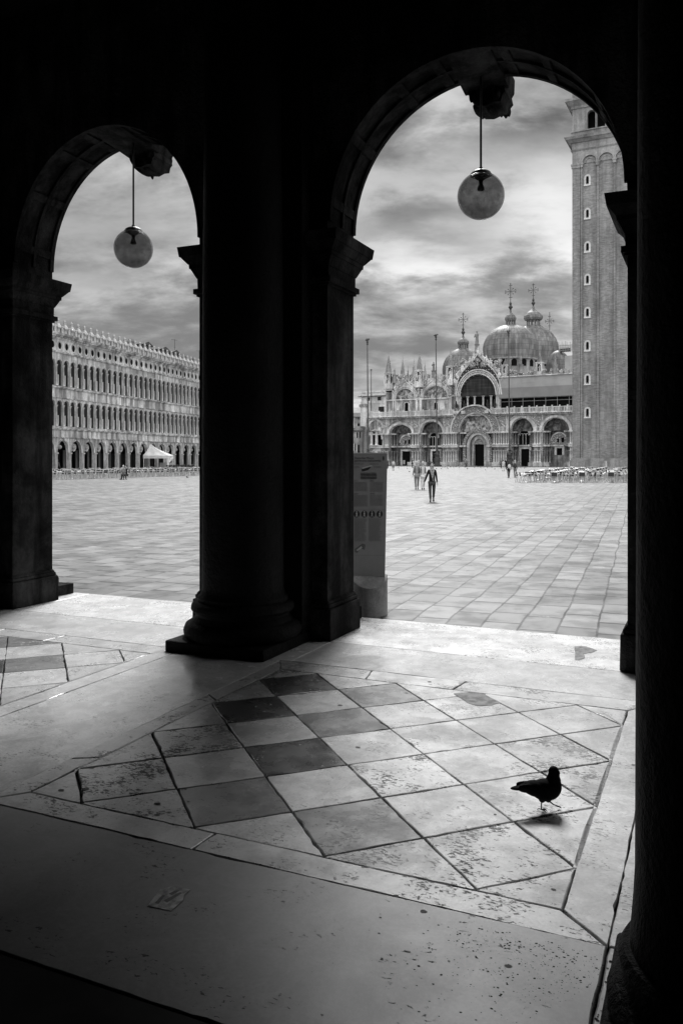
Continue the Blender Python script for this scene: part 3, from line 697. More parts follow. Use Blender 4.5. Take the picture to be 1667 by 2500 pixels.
# ================================================================== information sign outside the middle pier
sp = ground(903, 1507, 0.0)
SG = empty('information_sign', (sp.x, sp.y + 0.2, 0), 0, 'tall dark grey information panel on a rounded stone base beside the middle pier', 'information sign')
def sgx(x): return (x - XC) / F_PX * (sp.y + 0.2) - sp.x
def sgz(y, dy=0): return H + (YH - y) * (sp.y + 0.2 + dy) / F_PX
rad = 0.225
m = mb('granite'); n = 28; vs = []
for z in (0, 1):
    for i in range(n + 1):
        a = PI + PI * i / n; x = rad * math.cos(a); y = rad * math.sin(a)
        vs.append((x, y, 0 if z == 0 else 0.49 + y / rad * 0.135))
    vs += [(rad, 0.06, 0 if z == 0 else 0.49), (-rad, 0.06, 0 if z == 0 else 0.49)]
k = n + 3
m.add(vs, [tuple(range(k - 1, -1, -1)), tuple(range(k, 2 * k))] + [(i, (i + 1) % k, (i + 1) % k + k, i + k) for i in range(k)])
o = m.build('base', SG); bv = o.modifiers.new('bevel', 'BEVEL'); bv.width = 0.004
xl, xr, xrb = sgx(850), sgx(945.7), sgx(939.5); zb, zt = sgz(1407), sgz(1105.5)
m = mb('sign_edge'); m.add([(xl, 0, zb), (xrb, 0, zb), (xr, 0, zt), (xl, 0, zt), (xl, 0.05, zb), (xrb, 0.05, zb), (xr, 0.05, zt), (xl, 0.05, zt)],
      [(0, 1, 2, 3), (7, 6, 5, 4), (0, 4, 5, 1), (1, 5, 6, 2), (2, 6, 7, 3), (3, 7, 4, 0)]); m.build('board', SG)
m = mb('sign_face'); m.add([(xl + 0.003, -0.003, zb + .002), (xrb - 0.003, -0.003, zb + .002), (xr - 0.003, -0.003, zt - 0.008), (xl + 0.003, -0.003, zt - 0.008)], [(0, 1, 2, 3)])
face = m.build('face_panel', SG)
def txt(body, x, y, hpx, mat='sign_ink', par=None):
    cu = bpy.data.curves.new('title_lettering', 'FONT'); cu.body = body; cu.size = hpx * (sp.y + 0.2) / F_PX * 1.35; cu.extrude = 0.0005
    o = bpy.data.objects.new('tmp', cu); COL.objects.link(o); dg = bpy.context.evaluated_depsgraph_get(); dg.update()
    me = bpy.data.meshes.new_from_object(o.evaluated_get(dg)); bpy.data.objects.remove(o, do_unlink=True)
    me.materials.clear(); me.materials.append(MATS[mat]); o = bpy.data.objects.new('title_lettering', me); COL.objects.link(o)
    o.location = (sgx(x), -0.0052, sgz(y)); o.rotation_euler = (PI / 2, 0, 0); o.parent = par or face
txt("Piazza San Marco:", 865, 1120.5, 5.0); txt("patrimonio dell'umanità", 865, 1127, 5.0)
m = mb('sign_ink')
def rect(mm, x0, x1, y0, y1, mat): mm.use(mat).add([(sgx(x0), -0.0048, sgz(y1)), (sgx(x1), -0.0048, sgz(y1)), (sgx(x1), -0.0048, sgz(y0)), (sgx(x0), -0.0048, sgz(y0))], [(0, 1, 2, 3)])
# small print: rows of short strokes, paragraphs as in the photo
def para(x0, x1, y0, y1, step, mat='sign_block', ragged=4):
    y = y0
    while y < y1:
        x = x0
        xe = x1 - rnd.random() * ragged
        while x < xe:
            ww = rnd.uniform(1.2, 4.2); rect(m, x, min(x + ww, xe), y, y + step * 0.42, mat); x += ww + 0.7
        y += step
para(864, 889, 1130.5, 1134, 1.7); para(903, 926, 1130.5, 1134, 1.7); para(864, 878, 1138, 1142, 1.7); para(912, 930, 1138, 1142, 1.7)
para(864, 898, 1177, 1199, 1.75); para(903, 937, 1177, 1200, 1.75); para(864, 898, 1209, 1236, 1.75); para(903, 936, 1208, 1236, 1.75)
para(864, 875, 1173.5, 1175, 1.8, 'sign_ink'); para(903, 915, 1173, 1175, 1.8, 'sign_ink'); para(864, 875, 1204.5, 1206.5, 1.8, 'sign_ink'); para(904, 917, 1203.5, 1206, 1.8, 'sign_ink')
para(865, 896, 1266, 1320, 1.8, ragged=9); para(900, 934, 1266, 1320, 1.8, ragged=9)
rect(m, 880, 919, 1154, 1170, 'sign_block')
for i in range(19): rect(m, 881 + i * 2, 882 + i * 2, 1157, 1161, 'sign_pale'); rect(m, 881 + i * 2, 882 + i * 2, 1164, 1169, 'sign_pale')
rect(m, 863, 940, 1244.3, 1244.8, 'sign_block'); rect(m, 865, 938, 1355.5, 1356, 'sign_block')
m.build('print_lines', face)
m = mb('sign_ink')
def polyx(mm, pts, mat, dy=-0.0058): mm.use(mat).add([(sgx(x), dy, sgz(y)) for x, y in pts], [tuple(range(len(pts)))])
for cx in (870.5, 889, 907.7, 926.5):
    polyx(m, [(cx + 7.6 * math.cos(2 * PI * i / 24), 1255 + 8.6 * math.sin(2 * PI * i / 24)) for i in range(24)], 'sign_ink')
    polyx(m, [(cx + 1.6 * math.cos(2 * PI * i / 10) + (1 if cx > 920 else 0), 1249.3 + 1.6 * math.sin(2 * PI * i / 10)) for i in range(10)], 'sign_pale', -0.0064)
    polyx(m, [(cx - 2.2, 1252), (cx + 2.2, 1251.5), (cx + 1.6, 1257), (cx + 3.0, 1262), (cx + 1.5, 1262), (cx, 1258), (cx - 1.8, 1262), (cx - 3, 1261), (cx - 1.2, 1256.5)], 'sign_pale', -0.0064)
m.build('pictogram', face)
m = mb('sign_ink'); polyx(m, [(882, 1144), (890, 1141), (900, 1139), (905, 1137), (904, 1142), (899, 1147), (890, 1150), (883, 1151)], 'sign_ink')
polyx(m, [(883, 1142), (906, 1135), (909, 1138), (905, 1139), (884, 1145)], 'sign_pale', -0.0062); m.build('sticker', face)
m = mb('sign_ink'); polyx(m, [(935, 1114), (937, 1114), (937.6, 1120), (936.6, 1124), (935, 1124), (934.2, 1119)], 'sign_ink'); m.build('emblem', face)
m = mb('sign_block'); polyx(m, [(866, 1340), (884, 1327), (892, 1329), (890, 1343), (880, 1338), (872, 1350), (866, 1348)], 'sign_block')
polyx(m, [(869, 1343), (882, 1333), (884, 1337), (873, 1345)], 'sign_pale', -0.0064); m.build('site_drawing', face)

m = mb('hair_dark')   # strap hanging at the edge of the board
m.blob((sgx(946), 0.03, sgz(1134)), (0.012, 0.02, 0.05), 8, 6, 0.2); m.build('hanging_strap', SG)

# ================================================================== the pigeon in the portico
def evaluated(obj, name):
    dg = bpy.context.evaluated_depsgraph_get(); dg.update()
    me = bpy.data.meshes.new_from_object(obj.evaluated_get(dg)); me.name = name
    bpy.data.objects.remove(obj, do_unlink=True); return me
def ellipsoid(m, c, d, rot=(0, 0, 0), n=14, k=9):
    i0 = len(m.v); m.blob((0, 0, 0), d, n, k, 0.0)
    from mathutils import Euler
    m.xform(Matrix.Translation(c) @ Euler(rot).to_matrix().to_4x4(), i0)
def pigeon_mesh(name, voxel=0.0035):
    m = mb('feather_black')
    for c, d, ry in (((0.022, 0, 0.100), (0.075, 0.050, 0.054), 0.15), ((-0.022, 0, 0.108), (0.075, 0.043, 0.040), 0.22), ((0.058, 0, 0.108), (0.046, 0.046, 0.056), 0.3),
                     ((-0.070, 0, 0.113), (0.055, 0.026, 0.022), 0.05), ((-0.112, 0, 0.116), (0.048, 0.022, 0.0095), 0.0), ((-0.055, 0.02, 0.122), (0.07, 0.012, 0.018), 0.12), ((-0.055, -0.02, 0.122), (0.07, 0.012, 0.018), 0.12),
                     ((0.064, 0, 0.140), (0.038, 0.034, 0.044), -0.15), ((0.066, 0, 0.168), (0.030, 0.026, 0.036), 0.0), ((0.065, 0, 0.190), (0.0265, 0.023, 0.0255), 0.1), ((0.078, -0.014, 0.186), (0.016, 0.012, 0.012), 0.2),
                     ((0.006, 0, 0.062), (0.020, 0.018, 0.026), 0), ((0.035, 0.004, 0.056), (0.018, 0.014, 0.024), -0.5)):
        ellipsoid(m, c, d, (0, ry, 0))
    me = m.mesh(name); o = bpy.data.objects.new(name, me); COL.objects.link(o)
    rm = o.modifiers.new('r', 'REMESH'); rm.mode = 'VOXEL'; rm.voxel_size = voxel
    sm = o.modifiers.new('s', 'SMOOTH'); sm.iterations = 6; sm.factor = 0.6
    me = evaluated(o, name); me.shade_smooth(); return me
pf = ground(1320, 1979, HF)
PG = bpy.data.objects.new('pigeon', pigeon_mesh('pigeon')); COL.objects.link(PG); PG.data.materials.clear(); PG.data.materials.append(MATS['feather_black'])
PG.location = (pf.x, pf.y, HF + 0.002); PG.rotation_euler = (0, 0, R(8)); PG.scale = (1.02, 1.02, 1.02)
tag(PG, 'black pigeon walking on the tiled portico floor', 'pigeon')
m = mb('feather_black'); m.tube([(0.005, -0.006, 0.060), (-0.001, -0.006, 0.034), (-0.001, -0.006, 0.012), (0, -0.006, 0.004)], 0.0034, 8, 0.0028)
for dx, dy in ((0.024, -0.016), (0.026, 0.004), (0.012, -0.030), (-0.018, 0.012)): m.tube([(0, -0.006, 0.006), (dx * 0.6, -0.006 + dy * 0.6, 0.008), (dx, -0.006 + dy, 0.002)], 0.0028, 6, 0.0015)
m.build('leg', PG, smooth=True)
m = mb('feather_black'); m.tube([(0.034, 0.010, 0.062), (0.044, 0.010, 0.040), (0.066, 0.006, 0.022), (0.088, 0.002, 0.014)], 0.0048, 8, 0.0025)
for dx, dy in ((0.020, -0.010), (0.022, 0.004), (0.018, 0.014)): m.tube([(0.084, 0.003, 0.014), (0.084 + dx, 0.003 + dy, 0.007)], 0.0024, 6, 0.0015)
m.build('leg', PG, smooth=True)
m = mb('feather_black'); m.tube([(0.080, 0.014, 0.186), (0.094, 0.022, 0.180)], 0.005, 8, 0.0015); m.build('beak', PG, smooth=True)

# ================================================================== the square
g = mb('trachyte_paving'); g.add([(-700, -60, 0), (700, -60, 0), (700, 1500, 0), (-700, 1500, 0)], [(0, 1, 2, 3)])
tag(g.build('piazza_paving'), kind='structure')

# ================================================================== the long arcaded building on the left
VF = Frame((-34.8, 100.0), R(-76.1))
PV = VF.root('long_arcaded_building', 'long pale three-storey building with two rows of arched windows and a spiked parapet', 'building')
S0, NB = -15.0, 24; S1 = S0 + NB * 3.0
arches = [(S0 + 3 * k + 1.5, 1.22, 0.0, 2.62, 1.5) for k in range(NB)]
wins1 = [(S0 + 1.5 * k + 0.75, 0.59, 5.87, 8.40, 0.62) for k in range(NB * 2)]
wins2 = [(S0 + 1.5 * k + 0.75, 0.59, 10.83, 13.40, 0.62) for k in range(NB * 2)]
m = mb('procuratie_stone')
m.archwall(S0, S1, 0, 4.5, arches, 0, 0.35, 10)
m.archwall(S0, S1, 5.5, 9.35, wins1, 0, 0.2, 8); m.archwall(S0, S1, 10.6, 14.9, wins2, 0, 0.2, 8)
m.use('procuratie_pale').archwall(S0, S1, 4.5, 5.5, [], 0, 0.4); m.archwall(S0, S1, 9.35, 10.6, [], 0, 0.4); m.archwall(S0, S1, 14.9, 16.55, [], 0, 0.4)
m.use('procuratie_stone').box(S1 - 0.01, S1, 0, 14, 0, 17.2); m.box(S0, S0 + 0.01, 0, 14, 0, 17.2)
m.build('wall', PV)
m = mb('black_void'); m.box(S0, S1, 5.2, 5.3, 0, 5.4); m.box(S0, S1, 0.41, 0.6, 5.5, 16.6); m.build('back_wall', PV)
m = mb('procuratie_pale')
for z0, z1, p0, p1 in ((4.42, 4.52, 0.10, 0.14), (5.42, 5.52, 0.16, 0.22), (5.52, 5.60, 0.22, 0.24), (9.30, 9.40, 0.10, 0.14), (10.50, 10.62, 0.16, 0.24), (10.62, 10.70, 0.24, 0.26), (14.85, 14.97, 0.12, 0.2), (14.97, 15.05, 0.2, 0.22),
                       (16.52, 16.72, 0.12, 0.25), (16.75, 16.95, 0.30, 0.55), (16.95, 17.2, 0.65, 0.75), (17.2, 18.15, -0.25, -0.25)):
    m.add([(S0, -p0, z0), (S1, -p0, z0), (S1, -p1, z1), (S0, -p1, z1), (S0, 0.35, z0), (S1, 0.35, z0), (S1, 0.35, z1), (S0, 0.35, z1)], [(0, 1, 2, 3), (7, 6, 5, 4), (3, 2, 6, 7), (0, 4, 5, 1), (0, 3, 7, 4), (1, 5, 6, 2)])
for k in range(int((S1 - S0) / 0.5)): m.box(S0 + 0.5 * k, S0 + 0.5 * k + 0.22, -0.5, -0.26, 16.74, 16.9)
m.build('cornice', PV)
m = mb('roof_tiles'); m.prism([(-14, 17.9), (-1.2, 17.9), (-1.2, 18.1), (-7.5, 20.1), (-14, 18.1)], S0, S1)
for v in range(len(m.v)): x, y, z = m.v[v]; m.v[v] = (y, -x, z)
m.build('roof', PV)
def spread(src, pos):
    src.location = pos[0]; out = [src]
    for p in pos[1:]:
        c = src.copy(); COL.objects.link(c); c.location = p; out.append(c)
    return out
# windows: dark arched opening with half-drawn pale blinds
def window_mesh(h, seed, par):
    q = random.Random(seed)
    m = mb('window_dark'); pts = [(-0.5, 0), (0.5, 0), (0.5, h)] + [(0.5 * math.cos(PI * k / 8), h + 0.54 * math.sin(PI * k / 8)) for k in range(1, 8)] + [(-0.5, h)]
    m.add([(a * 1.2, 0.19, b) for a, b in pts], [tuple(range(len(pts)))])
    m.use('iron').box(-0.02, 0.02, 0.15, 0.18, 0, h + 0.5); m.box(-0.55, 0.55, 0.15, 0.18, h - 0.03, h + 0.03)
    m.use('cloth_white').box(-0.16, -0.03, 0.10, 0.16, 0.05, h * 0.52)
    m.use('procuratie_pale').band(0, 0.595, 0.70, -0.05, 0.0, h, 1.05, 10)
    return m.build('window', par)
w1 = window_mesh(2.58, 1, PV); spread(w1, [(x[0], 0, 5.87) for x in wins1])
w2 = window_mesh(2.64, 2, PV); spread(w2, [(x[0], 0, 10.83) for x in wins2])
m = mb('procuratie_pale'); m.lathe([(0.15, 0), (0.17, 0.05), (0.13, 0.15), (0.12, 0.3), (0.11, 2.25), (0.13, 2.3), (0.17, 2.48), (0.17, 2.5)], 10); m.box(-0.18, 0.18, -0.12, 0.04, 2.5, 2.58)
c = m.build('column', PV, smooth=True)
spread(c, [(S0 + 1.5 * k, -0.06, z) for k in range(1, NB * 2) for z in (5.87, 10.83)])
m = mb('procuratie_pale'); m.box(-0.27, 0.27, -0.06, -0.003, 0.0, 2.45); m.box(-0.36, 0.36, -0.14, -0.003, 2.45, 2.62); m.box(-0.32, 0.32, -0.09, -0.003, 0, 0.3); m.box(-0.05, 0.05, -0.07, -0.003, 2.62, 4.42)
spread(m.build('pier', PV), [(S0 + 3 * k, 0, 0) for k in range(NB + 1)])
m = mb('procuratie_pale'); m.band(0, 1.22, 1.36, -0.06, 0.0, 2.62, 1.23, 12); m.box(-0.12, 0.12, -0.14, 0, 4.1, 4.42)
spread(m.build('archivolt', PV), [(a[0], 0, 0) for a in arches])
m = mb('procuratie_pale'); m.band(0, 0.36, 0.47, -0.07, -0.002, 0, 1.2, 16, 0, 2 * PI); m.use('black_void').add([(0.37 * math.cos(2 * PI * k / 14), -0.006, 0.44 * math.sin(2 * PI * k / 14)) for k in range(14)], [tuple(range(14))])
spread(m.build('round_window', PV), [(S0 + 1.5 * k + 0.75, 0, 15.75) for k in range(NB * 2)])
m = mb('procuratie_pale'); m.lathe([(0.42, 0.7), (0.44, 0.8), (0.36, 0.95), (0.20, 1.2), (0.13, 1.35), (0.20, 1.42), (0.20, 1.46), (0.09, 1.5), (0.17, 1.6), (0.18, 1.68), (0.10, 1.78), (0.01, 1.9)], 10); m.box(-0.36, 0.36, -0.06, 0.1, 0, 0.72)
spread(m.build('merlon', PV, smooth=True), [(S0 + 1.5 * k + 0.4, 0.0, 17.2) for k in range(NB * 2)])
m = mb('procuratie_stone'); m.lathe([(0.2, 0), (0.22, 0.1), (0.17, 0.2), (0.2, 0.5), (0.15, 0.75), (0.24, 0.85), (0.24, 0.95)], 8)
spread(m.build('baluster', PV, smooth=True), [(S0 + 1.5 * k + 1.15, -0.1, 17.2) for k in range(NB * 2)])
m = mb('house_plaster'); m.box(-0.4, 0.4, -0.4, 0.4, 0, 1.5); m.box(-0.55, 0.55, -0.55, 0.55, 1.5, 1.7); m.box(-0.3, 0.3, -0.3, 0.3, 1.7, 1.95)
ch = m.build('chimney', PV); spread(ch, [(VF.sx(x, 4), 4, 18.3) for x in (320, 355, 395, 430, 450, 471)])
m = mb('roof_tiles'); m.box(-1.6, 1.6, -1, 1, 0, 1.1); m.prism([(-1.9, 1.1), (1.9, 1.1), (0, 1.7)], -1.3, 1.3); dm = m.build('dormer', PV); spread(dm, [(VF.sx(x, 4), 4.0, 18.6) for x in (345, 388, 415)])
m = mb('iron'); m.tube([(0, 0, 0), (0, 0, 3.4)], 0.035, 5); m.tube([(-1.2, 0, 3.2), (0.9, 0, 3.35)], 0.03, 5); m.tube([(-0.4, 0, 2.0), (0.4, 0, 2.0)], 0.025, 5)
an = m.build('aerial', PV); spread(an, [(VF.sx(427, 4), 4, 19.0), (VF.sx(131, 4), 4, 18.6), (VF.sx(487, 4), 4, 18.4)])
m = mb('cloth_black'); m.box(S0, S1, 4.9, 5.19, 3.3, 5.4); m.build('ceiling_shade_strip', PV)  # black strip standing in for the shade under the arcade ceiling
# shop fronts inside the arcade
sf = [(x, k) for k, x in enumerate(arches)]
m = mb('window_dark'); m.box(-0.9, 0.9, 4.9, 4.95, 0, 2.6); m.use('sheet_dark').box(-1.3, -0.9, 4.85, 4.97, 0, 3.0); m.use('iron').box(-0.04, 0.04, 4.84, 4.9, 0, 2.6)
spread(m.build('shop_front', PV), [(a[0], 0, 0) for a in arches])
# curtains gathered in the arches near the awning
m = mb('curtain'); q = random.Random(4)
for i in range(9):
    x = -1.0 + i * 0.25; m.blob((x * 0.8 + q.uniform(-.1, .1), 0.7, 3.0 + 0.75 * math.sqrt(max(0, 1 - (x / 1.15) ** 2)) * q.uniform(0.3, 0.8)), (0.24, 0.18, q.uniform(0.28, 0.5)), 7, 5, 0.15, q)
cu = m.build('arch_curtain', PV, smooth=True)
ks = [k for k in range(NB) if 185 < XC + F_PX * VF.world(arches[k][0], 0).x / VF.world(arches[k][0], 0).y < 425]
spread(cu, [(arches[k][0], 0, 0) for k in ks])
m = mb('sheet'); m.ball((0, 0, 0), 0.27, 12, 8); m.tube([(0, 0, 0.26), (0, 0, 0.9)], 0.02, 4); gl = m.build('arcade_globe_lamp', None, smooth=True)
tag(gl, None, 'lamp', 'globe lamps in the arches of the long building')
NUMW = ('first', 'second', 'third', 'fourth', 'fifth', 'sixth', 'seventh', 'eighth', 'ninth', 'tenth', 'eleventh', 'twelfth', 'thirteenth', 'fourteenth', 'fifteenth', 'sixteenth', 'seventeenth', 'eighteenth')
a0 = [k for k in range(NB) if 118 < XC + F_PX * VF.world(arches[k][0], 0).x / VF.world(arches[k][0], 0).y < 492]
for n_, k in enumerate(a0):
    o = gl if n_ == 0 else gl.copy()
    if n_: COL.objects.link(o)
    p = VF.world(arches[k][0], 0.45); o.location = (p.x, p.y, 3.3)
    o['label'] = 'small globe lamp in the %s visible ground arch from the left of the long building' % NUMW[n_]

# white canopy in front of the arcade
sa = VF.sx(356)
AW = VF.root('canopy', 'white peaked cloth canopy pitched in front of the arcade of the long building', 'canopy')
d1 = -4.2; a1_, a2_ = VF.sx(350, -0.25), VF.sx(424, d1); ez = 2.3
ap = (max(VF.sx(362), a1_ + 0.3), -0.4, 4.1)
m = mb('cloth_white'); N8 = 10; vs = [ap]; per = []
for i in range(N8): per.append((a1_ + (a2_ - a1_) * i / N8, d1))
for i in range(N8): per.append((a2_, d1 + (-0.25 - d1) * i / N8))
for i in range(N8): per.append((a2_ + (a1_ - a2_) * i / N8, -0.25))
for i in range(N8): per.append((a1_, -0.25 + (d1 + 0.25) * i / N8))
K = len(per); rings = 6
for r_ in range(1, rings + 1):
    t = r_ / rings
    for x, y in per: vs.append((ap[0] + (x - ap[0]) * t, ap[1] + (y - ap[1]) * t, ap[2] + (ez - ap[2]) * (t ** 0.72) + 0.03 * math.sin(x * 3 + y * 3)))
vs += [(x, y, ez - 0.42) for x, y in per]
fs = [(0, 1 + i, 1 + (i + 1) % K) for i in range(K)]
for r_ in range(rings): fs += [(1 + r_ * K + i, 1 + r_ * K + (i + 1) % K, 1 + (r_ + 1) * K + (i + 1) % K, 1 + (r_ + 1) * K + i) for i in range(K)]
m.add(vs, fs); m.build('cloth_roof', AW, smooth=True, fix=False)
for x, y in ((a1_ + .05, d1 + .05), (a2_ - .05, d1 + .05), (a2_ - .05, -0.35), (a1_ + .05, -0.35)):
    m = mb('cloth_white'); m.tube([(x, y, 0), (x, y, ez)], 0.05, 6); m.build('post', AW)
m = mb('cloth_white')       # gathered side curtain tied to the near post
for i in range(7):
    t = i / 6; m.tube([(a1_ + 0.1 + 1.7 * t * (1 if i else 0), d1 + 0.05, ez - 0.35), (a1_ + 0.15 + 0.4 * t, d1 + 0.06, 1.3), (a1_ + 0.1 + 0.2 * t, d1 + 0.06, 0.1)], 0.12, 6)
m.build('side_curtain', AW, smooth=True)
m = mb('sheet'); 
for i in range(8): m.box(a1_ + 0.9 + i * 0.6, a1_ + 1.46 + i * 0.6, -2.6, -2.5, 0, 1.25)
m.build('bar_counter', AW)
for x0, x1, lab in ((a1_ - 1.5, a1_ + 1.6, 'low dark flower trough at the near end of the white canopy'), (a1_ + 2.0, a1_ + 4.6, 'low dark flower trough in front of the middle of the white canopy'), (a1_ + 5.6, a1_ + 8.2, 'low dark flower trough beyond the far end of the white canopy')):
    t = VF.world((x0 + x1) / 2, d1 - 0.6); r = empty('flower_trough', (t.x, t.y, 0), -VF.b, lab, 'planter', 'troughs round the canopy')
    hw_ = (x1 - x0) / 2; m = mb('granite'); m.box(-hw_, hw_, -0.25, 0.25, 0, 0.55); m.build('trough', r)
    m = mb('feather_grey')
    for i in range(60): m.blob((rnd.uniform(-hw_, hw_), rnd.uniform(-.2, .2), 0.65 + rnd.uniform(-.1, .25)), (0.12, 0.1, 0.08), 5, 3, 0.3)
    m.build('foliage', r)

# ================================================================== the basilica
B = Frame((32.55, 200.0), R(32.0))
BR = B.root('basilica', 'ornate domed basilica with five deep round-arched portals and spired rooftop', 'basilica')
bx, bz = B.sx, B.z
S_L, S_R = bx(903), bx(1500)
ZC1 = bz(1171, 1054.0)          # spring line of the portals
ZB = bz(1171, 1011)             # under the balcony
ZBT = bz(1171, 998.5)           # balcony rail
portals = []
for (e0, e1, i0, i1, te, ti, c) in ((941, 1008, 951, 1005.5, 1026, 1036.6, 0), (1018, 1083, 1026, 1080.5, 1021.4, 1028.6, 1), (1099.4, 1217.8, 1117.8, 1203.5, 989.6, 1006, 2), (1232, 1307.6, 1246, 1302, 1013.5, 1020, 3), (1312.7, 1393, 1322.9, 1390, 1010, 1019, 4)):
    cc = (bx(i0) + bx(i1)) / 2; hw = (bx(i1) - bx(i0)) / 2; ho = (bx(e1) - bx(e0)) / 2; xm = (i0 + i1) / 2
    portals.append((cc, hw, ho, bz(xm, ti) - ZC1, bz(xm, te) - ZC1, xm))
sx5 = portals[4][0] + (portals[4][0] - portals[3][0])
def walltop(x):
    return ZB
m = mb('basilica_stone')
ops = [(c, hw, 0.0, ZC1, ri) for c, hw, ho, ri, ro, xm in portals]
c2 = portals[2]
def top1(x):
    t = (x - c2[0]) / c2[2]
    return max(ZB, ZC1 + c2[4] * math.sqrt(max(0, 1 - t * t)) - 0.05) if abs(t) < 1 else ZB
m.archwall(S_L, S_R, 0, top1, ops, 0, 2.6, 16, 1.0); m.build('lower_wall', BR)
m = mb('basilica_stone'); m.box(S_L, S_R, 2.9, 3.0, 0, ZB); m.box(S_L, S_R, 0.004, 6.0, ZB - 0.4, ZB - 0.05); m.build('balcony_floor', BR)
ZM = bz(1171, 1088.5)           # ledge between the two tiers of columns
cm = mb('column_marble'); hcol = ZM - 1.15 - 0.9; hup = ZC1 - 0.35 - ZM - 0.25
def col_mesh(m, h, r): m.lathe([(r * 1.5, 0), (r * 1.5, 0.12), (r * 1.1, 0.25), (r, 0.3), (r * 0.92, h - 0.35), (r * 1.1, h - 0.3), (r * 1.7, h - 0.05), (r * 1.7, h)], 9)
def colproto(name, mat, h, r, par):
    m = mb(mat); col_mesh(m, h, r); return m.build(name, par, smooth=True)
pier_px = [(941, 950, 2), (1006, 1025, 3), (1082, 1117, 6), (1204, 1245, 7), (1303, 1322, 3), (1390.5, 1400, 2)]
cols = []
for x0, x1, n in pier_px:
    for i in range(n): cols.append(bx(x0 + (x1 - x0) * (i + 0.5) / n))
pcl = colproto('column', 'column_marble', hcol, 0.24, BR); spread(pcl, [(s, -0.45, 0.9) for s in cols])
pcu = colproto('column', 'column_marble', hup, 0.19, BR); spread(pcu, [(s, -0.42, ZM + 0.35) for s in cols])
m = mb('basilica_pale'); mc = mb('basilica_pale')
for x0, x1, n in pier_px + [(903, 941, 0)]:
    a, b = bx(x0) - 0.15, bx(x1) + 0.15
    m.box(a, b, -0.75, -0.003, ZM - 0.35, ZM + 0.32); m.box(a - 0.05, b + 0.05, -0.85, -0.003, ZM + 0.1, ZM + 0.33)
    m.box(a, b, -0.72, -0.003, ZC1 - 0.35, ZC1 - 0.02); m.box(a, b, -0.8, -0.003, 0, 0.9)
m.build('ledge', BR)
